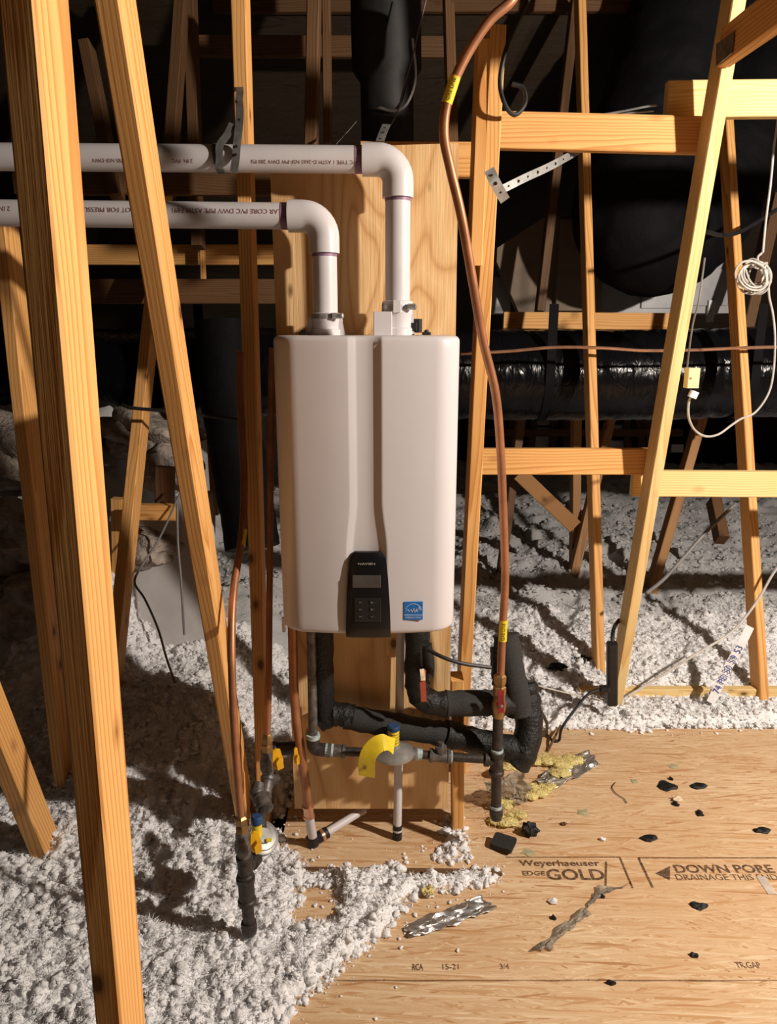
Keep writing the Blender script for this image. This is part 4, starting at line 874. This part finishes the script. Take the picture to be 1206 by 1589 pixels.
# depth ruler
rl = thing('depth_ruler', 'white paper depth ruler with blue numbers leaning in the insulation', 'ruler', P(1105, 1085, 2.82))
a, b = P(1164, 972, 2.86), P(1102, 1090, 2.80); dd = (b-a).normalized(); sd = dd.cross(Y_).normalized(); nn = sd.cross(dd)
if nn.y > 0: nn = -nn
mb = MB(); mb.strip([a+(b-a)*k/8+nn*0.004*math.sin(k) for k in range(9)], sd, 0.040, 0.0012); rr_ = mb.build('paper_strip', M['paper'], rl)
for k, s_ in enumerate(('53', '59', '50', 'PEI', '74')):
    px, py = ((1147, 1007), (1138, 1022.5), (1128, 1038), (1119, 1053), (1107, 1069))[k]
    q = a+(b-a)*((py-972)/118.0)+nn*0.0065
    text_mesh(s_, 0.046, lambda x, y, z: q+(-dd)*(x)*0.75+(sd if sd.x < 0 else -sd)*y*1.0, 'ruler_number', M['blueink'], rr_)
# truss plate
gp = thing('truss_plate', 'dark toothed metal plate at the joint of the top right beam', 'metal plate', P(1128, 105, 2.33))
a, b, c, d = [P(*q) for q in ((1116, 68, 2.345), (1142, 50, 2.25), (1140, 82, 2.25), (1115, 103, 2.345))]
off = Vector((-0.004, 0, 0)); mb = MB(); mb.quad_strip([[a+off, b+off, c+off, d+off], [a+off*2, b+off*2, c+off*2, d+off*2]]); mb.build('plate', M['gusset'], gp, flat=True)

# ================================================================ FLOOR PRINT
ZP = 0.0012
def floor_text(txt, px, py, size, kx=1.0, ky=1.0, bold=0.0, mat='blackink'):
    c = F(px, py, ZP)
    o = text_mesh(txt, size, lambda x, y, z: Vector((c.x+x*kx, c.y+y*ky, ZP)), 'printed_lettering', M[mat], back_panel if c.y > FLY else front_panel)
    return o
def text_fit(txt, px0, px1, py0, py1, mat='blackink', bold=False):
    """lettering filling the floor rectangle seen at these pixels"""
    cu = bpy.data.curves.new('t', 'FONT'); cu.body = txt; cu.size = 1; cu.resolution_u = 3
    if bold: cu.offset = 0.022
    to = bpy.data.objects.new('tmp', cu); COL.objects.link(to)
    me = bpy.data.meshes.new_from_object(to.evaluated_get(bpy.context.evaluated_depsgraph_get())); bpy.data.objects.remove(to)
    xs = [v.co.x for v in me.vertices]; ys = [v.co.y for v in me.vertices]
    pm = (py0+py1)/2; l, r_, tp_, bt = F(px0, pm).x, F(px1, pm).x, F(0, py0).y, F(0, py1).y
    par = back_panel if (tp_+bt)/2 > FLY else front_panel; off = Vector(par['_o'])
    for v in me.vertices:
        v.co = Vector((l+(v.co.x-min(xs))/(max(xs)-min(xs))*(r_-l), bt+(v.co.y-min(ys))/(max(ys)-min(ys))*(tp_-bt), ZP))-off
    me.materials.clear(); me.materials.append(M[mat]); o = bpy.data.objects.new('printed_lettering', me); COL.objects.link(o); o.parent = par
    o['_o'] = tuple(off); return o
M['print'] = plain('floor_print', (0.17, 0.095, 0.05), 0.7, 0, 0.6, 90)
def bmix():
    m = M['print']; nt = m.node_tree; b = nt.nodes['Principled BSDF']; n = nt.nodes.new('ShaderNodeTexNoise'); n.inputs['Scale'].default_value = 170; n.inputs['Detail'].default_value = 4
    r = nt.nodes.new('ShaderNodeValToRGB'); r.color_ramp.elements[0].position = 0.30; r.color_ramp.elements[0].color = (0.15, 0.15, 0.15, 1); r.color_ramp.elements[1].position = 0.46; r.color_ramp.elements[1].color = (0.92, 0.92, 0.92, 1)
    tc = nt.nodes.new('ShaderNodeTexCoord'); nt.links.new(tc.outputs['Object'], n.inputs['Vector']); nt.links.new(n.outputs[0], r.inputs[0]); nt.links.new(r.outputs[0], b.inputs['Alpha'])
bmix()
text_fit('Weyerhaeuser', 806, 931, 1335, 1347, 'print', True)
text_fit('EDGE', 811, 846, 1352, 1359, 'print', True)
text_fit('GOLD', 848, 938, 1349, 1366, 'print', True)
text_fit('DOWN PORE', 1047, 1200, 1342, 1355, 'print', True)
text_fit('DRAINAGE THIS END', 1049, 1207, 1357, 1366, 'print')
text_fit('TR.GAP', 1142, 1180, 1493, 1503, 'print'); text_fit('RCA', 640, 657, 1496, 1506, 'print', True); text_fit('15-21', 687, 712, 1496, 1505, 'print'); text_fit('3/4', 776, 790, 1496, 1504, 'print')
def floor_line(a, b, wd):
    p, q = F(*a, ZP), F(*b, ZP); d = (q-p).normalized(); s = Vector((-d.y, d.x, 0))*wd/2
    mb = MB(); mb.v = [p-s, q-s, q+s, p+s]; mb.f = [(0, 1, 2, 3)]; par = back_panel if (p.y+q.y)/2 > FLY else front_panel
    return mb.build('printed_line', M['print'], par, flat=True)
for l in (((785, 1330), (962, 1330), 0.0035), ((962, 1330), (982, 1378), 0.006), ((991, 1331), (1260, 1331), 0.004), ((991, 1331), (1013, 1377), 0.007), ((941, 1337), (940, 1374), 0.006)): floor_line(*l)
mb = MB(); mb.v = [F(1017, 1355, ZP), F(1040, 1344, ZP), F(1040, 1366, ZP)]; mb.f = [(0, 1, 2)]; mb.build('printed_arrow', M['print'], back_panel, flat=True)

# ================================================================ LOOSE INSULATION
def polyxy(pix): return [(F(*p).x, F(*p).y) for p in pix]
main_edge = polyxy([(395, 1700), (440, 1610), (470, 1560), (520, 1525), (545, 1500), (600, 1462), (640, 1405), (655, 1390), (720, 1387), (772, 1375), (782, 1358), (760, 1346), (690, 1349), (640, 1354), (610, 1335), (585, 1340), (560, 1352), (520, 1345), (490, 1352), (470, 1330), (448, 1318), (440, 1290), (415, 1270), (415, 1250)])
main_poly = main_edge+[(-0.355, 2.09), (-0.34, 2.12), (-0.335, 3.2), (-6, 3.2), (-6, 0.3)]
hole = polyxy([(466, 1388), (490, 1378), (514, 1380), (516, 1425), (490, 1432), (464, 1428)])
heap = polyxy([(660, 1338), (688, 1305), (686, 1272), (718, 1272), (724, 1310), (735, 1335), (700, 1345)])
back_poly = [(-6, BKY+0.12), (-0.33, BKY+0.12), (-0.33, BKY-0.02), (0.25, BKY-0.05), (0.8, BKY-0.015), (1.0, BKY-0.035), (1.1, BKY+0.005), (2.0, BKY+0.005), (2.1, BKY-0.1), (6, BKY-0.1), (6, 8.0), (-6, 8.0)]
def sdist(px, py, poly):
    d = np.full(px.shape, 1e9); ins = np.zeros(px.shape, bool); n = len(poly)
    for i in range(n):
        ax_, ay_ = poly[i]; bx, by = poly[(i+1) % n]; ex, ey = bx-ax_, by-ay_
        t = np.clip(((px-ax_)*ex+(py-ay_)*ey)/(ex*ex+ey*ey+1e-12), 0, 1)
        d = np.minimum(d, np.hypot(px-ax_-t*ex, py-ay_-t*ey))
        c = ((ay_ > py) != (by > py)) & (px < (bx-ax_)*(py-ay_)/(by-ay_+1e-12)+ax_); ins ^= c
    return np.where(ins, d, -d)
def cover(x, y):
    s = np.maximum(sdist(x, y, main_poly), sdist(x, y, back_poly)); s = np.maximum(s, sdist(x, y, heap)*1.0)
    s = np.minimum(s, -sdist(x, y, hole)); return s+fbm(x, y, 28, 3, 40)*0.022
def height(x, y):
    s = cover(x, y)
    lump = np.abs(fbm(x, y, 9, 2, 3))*0.05+np.abs(fbm(x, y, 26, 3, 7))*0.042+fbm(x, y, 70, 3, 12)*0.014
    mound = fbm(x, y, 1.7, 2, 22)*0.09
    far_l = sstep(-0.95, -1.35, x)*sstep(2.5, 3.4, y)*0.5+sstep(-1.0, -1.5, x)*sstep(3.2, 3.9, y)*0.4
    mid_l = sstep(-0.42, -0.75, x)*sstep(1.9, 2.5, y)*0.17
    rise = sstep(3.0, 4.0, y)*np.abs(fbm(x, y, 5, 3, 61))*0.12
    rb = sstep(BKY+0.15, BKY+0.9, y)*0.10
    full = 0.012+lump+np.maximum(mound, -0.02)*sstep(0.1, 0.5, s)+far_l+mid_l+rise+rb
    dip = sstep(0.10, 0.02, np.abs(y-2.93))*sstep(0.75, 0.95, x)*np.clip(0.045+fbm(x, y, 5, 2, 91)*0.09, 0, 0.075)
    k = sstep(-0.004, 0.055, s)
    return np.where(s < -0.02, -0.06, -0.05+(full+0.05)*k-dip)
def mesh_np(name, co, fa, mat, parent=None):
    me = bpy.data.meshes.new(name); me.vertices.add(len(co)); me.vertices.foreach_set('co', co.astype(np.float32).ravel())
    k = fa.shape[1]; me.loops.add(fa.size); me.loops.foreach_set('vertex_index', fa.astype(np.int32).ravel())
    me.polygons.add(len(fa)); me.polygons.foreach_set('loop_start', np.arange(0, fa.size, k, dtype=np.int32)); me.polygons.foreach_set('loop_total', np.full(len(fa), k, np.int32))
    me.update(calc_edges=True); me.shade_smooth(); me.materials.append(mat)
    o = bpy.data.objects.new(name, me); COL.objects.link(o)
    if parent is not None: o.parent = parent
    return o
def grid(x0, x1, y0, y1, st, lower=None):
    nx = int((x1-x0)/st)+1; ny = int((y1-y0)/st)+1
    gx, gy = np.meshgrid(np.linspace(x0, x1, nx), np.linspace(y0, y1, ny)); z = height(gx, gy)
    if lower is not None:
        for (a, b, c, d, dz_) in lower: z = np.where((gx > a) & (gx < b) & (gy > c) & (gy < d), z-dz_, z)
    jx = (rng.random(gx.shape)-.5)*st*0.7; jy = (rng.random(gx.shape)-.5)*st*0.7
    co = np.stack([gx+jx, gy+jy, z], -1).reshape(-1, 3)
    i = np.arange(ny-1)[:, None]*nx+np.arange(nx-1)[None, :]; q = np.stack([i, i+1, i+nx+1, i+nx], -1).reshape(-1, 4)
    zz = z.ravel(); keep = (zz[q] > -0.03).any(1); return co, q[keep]
ins = thing('loose_insulation', 'fluffy white blown insulation covering the attic floor', 'insulation', (0, 0, 0), kind='stuff')
L1 = (-1.55, 0.35, 0.85, 3.25); L2 = (0.18, 2.25, 2.60, 3.6)
mesh_np('near_field', *grid(L1[0], L1[1], L1[2], L1[3], 0.0062), M['fluff'], ins)
mesh_np('back_field', *grid(L2[0], L2[1], L2[2], L2[3], 0.0105), M['fluff'], ins)
mesh_np('far_field', *grid(-5.8, 5.8, 0.4, 8.05, 0.030, [(L1[0]+.05, L1[1]-.05, L1[2]+.05, L1[3]-.05, 0.2), (L2[0]+.05, L2[1]-.05, L2[2]+.05, L2[3]-.05, 0.2)]), M['fluff_dim'], ins)
# clumps of fluff
protos = []
for k in range(8):
    bm = bmesh.new(); bmesh.ops.create_icosphere(bm, subdivisions=2, radius=1.0); rr = np.random.default_rng(100+k)
    v = np.array([list(q.co) for q in bm.verts]); f = np.array([[q.index for q in fc.verts] for fc in bm.faces]); bm.free()
    amp = 1+rr.uniform(-0.45, 0.55, len(v)); v = v*amp[:, None]*np.array([1, rr.uniform(.6, 1), rr.uniform(.5, .8)]); protos.append((v, f))
def clumps(name, n, box, smin, smax, dens, mat='fluff'):
    cs = []; fs = []; off = 0; x = rng.uniform(box[0], box[1], n); y = rng.uniform(box[2], box[3], n); s = cover(x, y); z = height(x, y)
    keep = dens(x, y, s, rng.random(n)); x, y, z, s = x[keep], y[keep], z[keep], s[keep]
    for i in range(len(x)):
        v, f = protos[i % 8]; r = smin+(smax-smin)*rng.random()**2.2; a = rng.uniform(0, 6.28); b = rng.uniform(-0.6, 0.6)
        ca, sa, cb, sb = math.cos(a), math.sin(a), math.cos(b), math.sin(b)
        Rm = np.array([[ca, -sa, 0], [sa, ca, 0], [0, 0, 1]])@np.array([[1, 0, 0], [0, cb, -sb], [0, sb, cb]])
        if s[i] < 0: r *= 0.5
        zz = max(z[i]+r*(0.25 if mat == 'fluff' else -0.1), r*0.45)
        cs.append(v@Rm.T*r+np.array([x[i], y[i], zz])); fs.append(f+off); off += len(v)
    return mesh_np(name, np.concatenate(cs), np.concatenate(fs), M[mat], ins)
clumps('near_clumps', 22000, (-1.35, 0.35, 0.95, 3.2), 0.003, 0.0145, lambda x, y, s, r: (s > 0.0) | ((s > -0.05) & (r < 0.16)) | ((s > -0.25) & (r < 0.010) & (x < 0.3)))
clumps('far_clumps', 11000, (-1.0, 3.0, 3.25, 6.0), 0.006, 0.02, lambda x, y, s, r: (s > 0.0) & (y > 3.2+r*0.5), 'fluff_dim')
clumps('back_clumps', 9000, (0.15, 2.2, 2.62, 3.6), 0.004, 0.015, lambda x, y, s, r: ((s > 0.0) & (y < 3.7-r*0.5)) | ((s > -0.06) & (r < 0.12)) | ((s > -0.25) & (r < 0.01)))
# fuzz of single fibres
def fibres(name, n, box, lmin, lmax, wd):
    x = rng.uniform(box[0], box[1], n); y = rng.uniform(box[2], box[3], n); s = cover(x, y); k = s > 0.004; x, y = x[k], y[k]; z = height(x, y); m = len(x)
    d = rng.normal(size=(m, 3)); d[:, 2] = np.abs(d[:, 2])*0.7; d /= np.linalg.norm(d, axis=1)[:, None]; e = np.cross(d, rng.normal(size=(m, 3))); e /= np.linalg.norm(e, axis=1)[:, None]
    L = rng.uniform(lmin, lmax, m)[:, None]; b = np.stack([x, y, z+rng.uniform(-0.002, 0.010, m)], -1); b[:, 2] = np.maximum(b[:, 2], 0.002)
    bend = np.cross(d, e)*L*rng.uniform(-0.35, 0.35, m)[:, None]
    co = np.stack([b-e*wd, b+e*wd, b+d*L*.5+bend+e*wd, b+d*L*.5+bend-e*wd, b+d*L], 1).reshape(-1, 3)
    i = np.arange(m)*5; f = np.concatenate([np.stack([i, i+1, i+2], -1), np.stack([i, i+2, i+3], -1), np.stack([i+3, i+2, i+4], -1)])
    return mesh_np(name, co, f, M['fluff'], ins)
fibres('near_fibres', 140000, (-1.3, 0.35, 0.95, 2.9), 0.006, 0.018, 0.0007)
fibres('back_fibres', 50000, (0.15, 2.2, 2.65, 3.7), 0.008, 0.022, 0.001)
# grey sheet draped at left
gx, gy = np.meshgrid(np.linspace(0, 1, 26), np.linspace(0, 1, 30))
A0, A1, B0, B1 = [np.array(P(*q)) for q in ((170, 800, 3.25), (335, 760, 3.3), (130, 1090, 2.95), (335, 1060, 2.95))]
pt = (A0[None, None]*(1-gx)[..., None]+A1[None, None]*gx[..., None])*(1-gy)[..., None]+(B0[None, None]*(1-gx)[..., None]+B1[None, None]*gx[..., None])*gy[..., None]
pt[..., 2] += 0.06*np.sin(gy*math.pi)+0.035*fbm(gx*2, gy*2, 1.5, 2, 71)
i = np.arange(29)[:, None]*26+np.arange(25)[None, :]
o = mesh_np('plastic_sheet', pt.reshape(-1, 3), np.stack([i, i+1, i+27, i+26], -1).reshape(-1, 4), M['greysheet'])
md = o.modifiers.new('thickness', 'SOLIDIFY'); md.thickness = 0.006
tag(o, 'smooth grey plastic sheet draped behind the leaning orange stud', 'sheet')
# heaped old batts, far left
for k, (px, py, Y, r, sq) in enumerate(((40, 700, 3.4, 0.24, (1.3, 1, .7)), (25, 830, 3.1, 0.22, (1.2, 1, .7)), (235, 670, 3.55, 0.20, (1.3, 1, .6)), (262, 725, 3.4, 0.13, (1.1, 1, .9)), (75, 930, 2.95, 0.22, (1.2, 1, .6)), (225, 850, 3.2, 0.13, (1.2, 1, .7)))):
    mb = MB(); mb.blob(P(px, py, Y), r, 4, 0.16, sq, 50+k)
    lab = ('old insulation heap at the far left above the low one', 'old insulation heap low at the far left edge', 'old insulation heap behind the stud leaning back', 'small old insulation tuft above the dark block', 'dark old insulation heap beside the left foreground post', 'small old insulation lump below the flat block')[k]
    tag(mb.build('insulation_batt', M['batt']), lab, 'insulation', 'old insulation heaps')

# ================================================================ DEBRIS ON THE SUBFLOOR
scr = [(1036, 1221, 13, 8, 'largest black scrap on the subfloor, round, right of the foil'), (1084, 1221, 11, 5, 'oval black scrap right of the largest one'),
       (1048, 1249, 6, 3, 'tiny black scrap below the pale wood chip'), (1086, 1264, 7, 4, 'small slanted black scrap above the arrow print'),
       (1182, 1290, 11, 5, 'black scrap near the right edge above the floor print'), (1007, 1302, 12, 5, 'flat black scrap just above the gap between prints'),
       (1085, 1407, 12, 6, 'black scrap below the arrow print'), (1077, 1484, 6, 4, 'small black scrap low on the right panel'),
       (948, 1527, 7, 3, 'black scrap lying on the front panel seam'), (1041, 1210, 3, 2, 'black speck above the largest scrap'),
       (859, 1426, 4, 3, 'black speck left of the crumpled foil ribbon'), (934, 1393, 5, 2, 'black speck beside the foil ribbon top')]
for k, (px, py, rx, ry, lab) in enumerate(scr):
    c = F(px, py); R = random.Random(k+3); sx = rx*c.length*0+rx*(F(px+1, py).x-c.x); sy = ry*abs(F(px, py+1).y-c.y); mb = MB(); N = 12; ph = [R.uniform(0, 6) for _ in range(3)]
    rings = []
    for zz, kk in ((0.0005, 0.9), (0.004, 1.0), (0.008, 0.8), (0.009, 0.45)):
        rings.append([c+Vector((math.cos(t)*sx*kk*(1+0.25*math.sin(2*t+ph[0])+0.15*math.sin(5*t+ph[1])), math.sin(t)*sy*kk*(1+0.25*math.sin(3*t+ph[2])), zz*(1+0.4*math.sin(2*t+ph[1])))) for t in [2*math.pi*j/N for j in range(N)]])
    mb.quad_strip(rings); tag(mb.build('foam_scrap', M['tape']), lab, 'scrap', 'black scraps on the subfloor')
for px, py, r, lab in ((866, 1036, 0.035, 'black scrap half buried in the insulation left of the thin stud'), (905, 1024, 0.04, 'black scrap in the insulation touching the thin stud')):
    tag(MB().blob(F(px, py, 0.07), r, 3, 0.3, (1.2, .8, .5), int(px)).build('foam_scrap', M['tape']), lab, 'scrap', 'black scraps in the insulation')
c = F(822, 1286, 0.02); tag(MB().blob(c, 0.023, 3, 0.28, (1.1, .9, .85), 4).build('foam_scrap', M['tape']), 'crumpled black foam lump right of the drip leg', 'scrap', 'black scraps on the subfloor')
mb = MB(); c = F(781, 1308, 0.02); mb.box(c, Vector((.8, -.55, 0.1)).normalized(), Vector((.5, .8, .25)).normalized(), Vector((0.1, -0.2, 1)).normalized(), 0.075, 0.05, 0.018, 0.006)
tag(mb.build('foam_offcut', M['foam'], flat=True), 'thick grey black foam offcut below the drip leg', 'scrap', 'black scraps on the subfloor')
for k, (px, py, r, m, lab) in enumerate(((1050, 1242, .016, 'chip', 'pale wood chip between the black scraps'), (935, 1304, .010, 'paper', 'white crumb above the floor print gap'), (858, 1401, .012, 'paper', 'white crumb under the floor print'), (875, 1280, .009, 'wood_dim_brown', 'brown crumb right of the foam lump'), (1188, 1372, .018, 'cleartape', 'clear tape piece over the drainage print'), (985, 1212, .014, 'dirt', 'greenish dust mark right of the foil'), (1045, 1189, .018, 'dirt', 'greenish dust mark nearest the back edge'), (905, 1260, .02, 'dirt', 'faint greenish dust mark below the foil'), (820, 1322, .02, 'dirt', 'greenish dust mark beside the foam offcut'))):
    c = F(px, py, 0.001); mb = MB()
    flat_ = m in ('dirt', 'cleartape')
    if m == 'cleartape': mb.abox(c.x-0.012, c.x+0.014, c.y-0.04, c.y+0.03, 0.0015, 0.0025, 0)
    else: mb.blob(c+Vector((0, 0, 0 if flat_ else r*0.4)), r, 2, 0.35, (1, .8, 0.06 if flat_ else .55), k)
    tag(mb.build('floor_crumb', M[m]), lab, 'debris', 'crumbs on the subfloor')
# curled hair-like wire
mb = MB(); mb.tube([F(*q, 0.004) for q in ((955, 1214), (950, 1222), (957, 1232), (968, 1239), (973, 1246))], 0.0014, 6, 5); tag(mb.build('wire_offcut', M['softblack']), 'thin dark wire offcut curled below the foil', 'wire')
def crumple(name, mat, corners, n, m, amp, seed, parent=None, zoff=0.004):
    gx, gy = np.meshgrid(np.linspace(0, 1, n), np.linspace(0, 1, m)); A0, A1, B1, B0 = [np.array(q) for q in corners]
    pt = (A0*(1-gx)[..., None]+A1*gx[..., None])*(1-gy)[..., None]+(B0*(1-gx)[..., None]+B1*gx[..., None])*gy[..., None]
    e = fbm(gx*5, gy*5, 1, 2, seed); pt[..., 2] += np.abs(e)*amp+zoff; pt[..., 0] += fbm(gx*6, gy*6, 1, 3, seed+9)*amp*0.8; pt[..., 1] += fbm(gx*6, gy*6, 1, 3, seed+19)*amp*0.8
    pt[..., 2] = np.maximum(pt[..., 2], 0.003)
    i = np.arange(m-1)[:, None]*n+np.arange(n-1)[None, :]; off = np.array(parent['_o']) if parent is not None else pt.reshape(-1, 3).mean(0)*np.array([1, 1, 0])
    o = mesh_np(name, pt.reshape(-1, 3)-off, np.stack([i, i+1, i+n+1, i+n], -1).reshape(-1, 4), M[mat], parent)
    if parent is None: o.location = off
    me = o.data; me.set_sharp_from_angle(angle=math.radians(30))
    md = o.modifiers.new('thickness', 'SOLIDIFY'); md.thickness = 0.0012; return o
fs_ = thing('fibreglass_scrap', 'torn yellow fibreglass with silver foil facing lying on the subfloor', 'insulation scrap', F(860, 1210))
crumple('foil_facing', 'foil', (F(829, 1212, 0.006), F(912, 1168, 0.012), F(932, 1190, 0.006), F(850, 1230, 0.004)), 34, 24, 0.022, 5, fs_)
def wool(name, spots, parent, seed=0, mat='yellowwool'):
    mb = MB(); R = random.Random(seed)
    for px, py, z, r in spots:
        for q in range(4): mb.blob(F(px+R.uniform(-9, 9), py+R.uniform(-4, 4), 0)+Vector((0, 0, z+R.uniform(0, .008))), r*R.uniform(.7, 1.1), 3, 0.10, (1.45, 1.2, .55), R.randint(0, 999))
        for q in range(260):
            c0 = F(px+R.gauss(0, 11), py+R.gauss(0, 4.5), 0)+Vector((0, 0, max(0.004, z+R.uniform(-0.006, .024)))); d0 = Vector((R.gauss(0, 1), R.gauss(0, 1), R.gauss(0.3, .6))).normalized()*R.uniform(.006, .016); e0 = Vector((R.gauss(0, 1), R.gauss(0, 1), R.gauss(0, 1))).normalized()*0.0009
            b0 = len(mb.v); mb.v += [c0-e0, c0+e0, c0+d0]; mb.f.append((b0, b0+1, b0+2))
    return mb.build(name, M[mat], parent)
wool('wool', ((838, 1184, .012, .020), (856, 1186, .014, .022), (872, 1192, .014, .020), (868, 1206, .018, .018), (888, 1186, .016, .018)), fs_, 1)
wool('wool_tail', ((818, 1238, .012, .018), (832, 1232, .012, .018), (848, 1229, .012, .014)), fs_, 2)
fs2 = thing('fibreglass_scrap', 'yellow fibreglass tuft and clear film around the foot of the drip leg', 'insulation scrap', F(780, 1285))
wool('wool', ((775, 1275, .01, .016), (788, 1282, .01, .018), (800, 1272, .012, .014), (780, 1262, .03, .014)), fs2, 3)
crumple('clear_film', 'film', (F(752, 1215, 0.10), F(815, 1205, 0.11), F(822, 1250, 0.01), F(765, 1255, 0.01)), 22, 22, 0.035, 15, fs2)
wool('wool_upper', ((762, 1190, .12, .016), (788, 1215, .06, .018), (770, 1150, .2, .018)), fs2, 4)
o = crumple('foil_ribbon', 'film', (F(828, 1478), F(905, 1412), F(915, 1420), F(850, 1476)), 34, 6, 0.015, 25); tag(o, 'long crumpled clear foil ribbon lying on the right of the subfloor', 'scrap')
o = crumple('foil_ribbon', 'film', (F(905, 1418), F(930, 1380), F(975, 1378), F(932, 1386)), 24, 6, 0.012, 29); tag(o, 'upper curled end of a clear ribbon below the floor print', 'scrap')
o = crumple('foil_strip', 'foil', (F(628, 1440), F(745, 1394), F(772, 1412), F(640, 1460)), 34, 14, 0.02, 35); tag(o, 'wide crumpled grey foil strip in the middle of the subfloor', 'scrap')
o = crumple('fibreglass_tuft', 'yellowwool', (F(655, 1380, .012), F(676, 1378, .012), F(674, 1390, .012), F(658, 1392, .012)), 10, 8, 0.015, 45); tag(o, 'tiny yellow fibreglass tuft on the insulation strip', 'insulation scrap')
for o in bpy.data.objects:
    if '_o' in o: del o['_o']
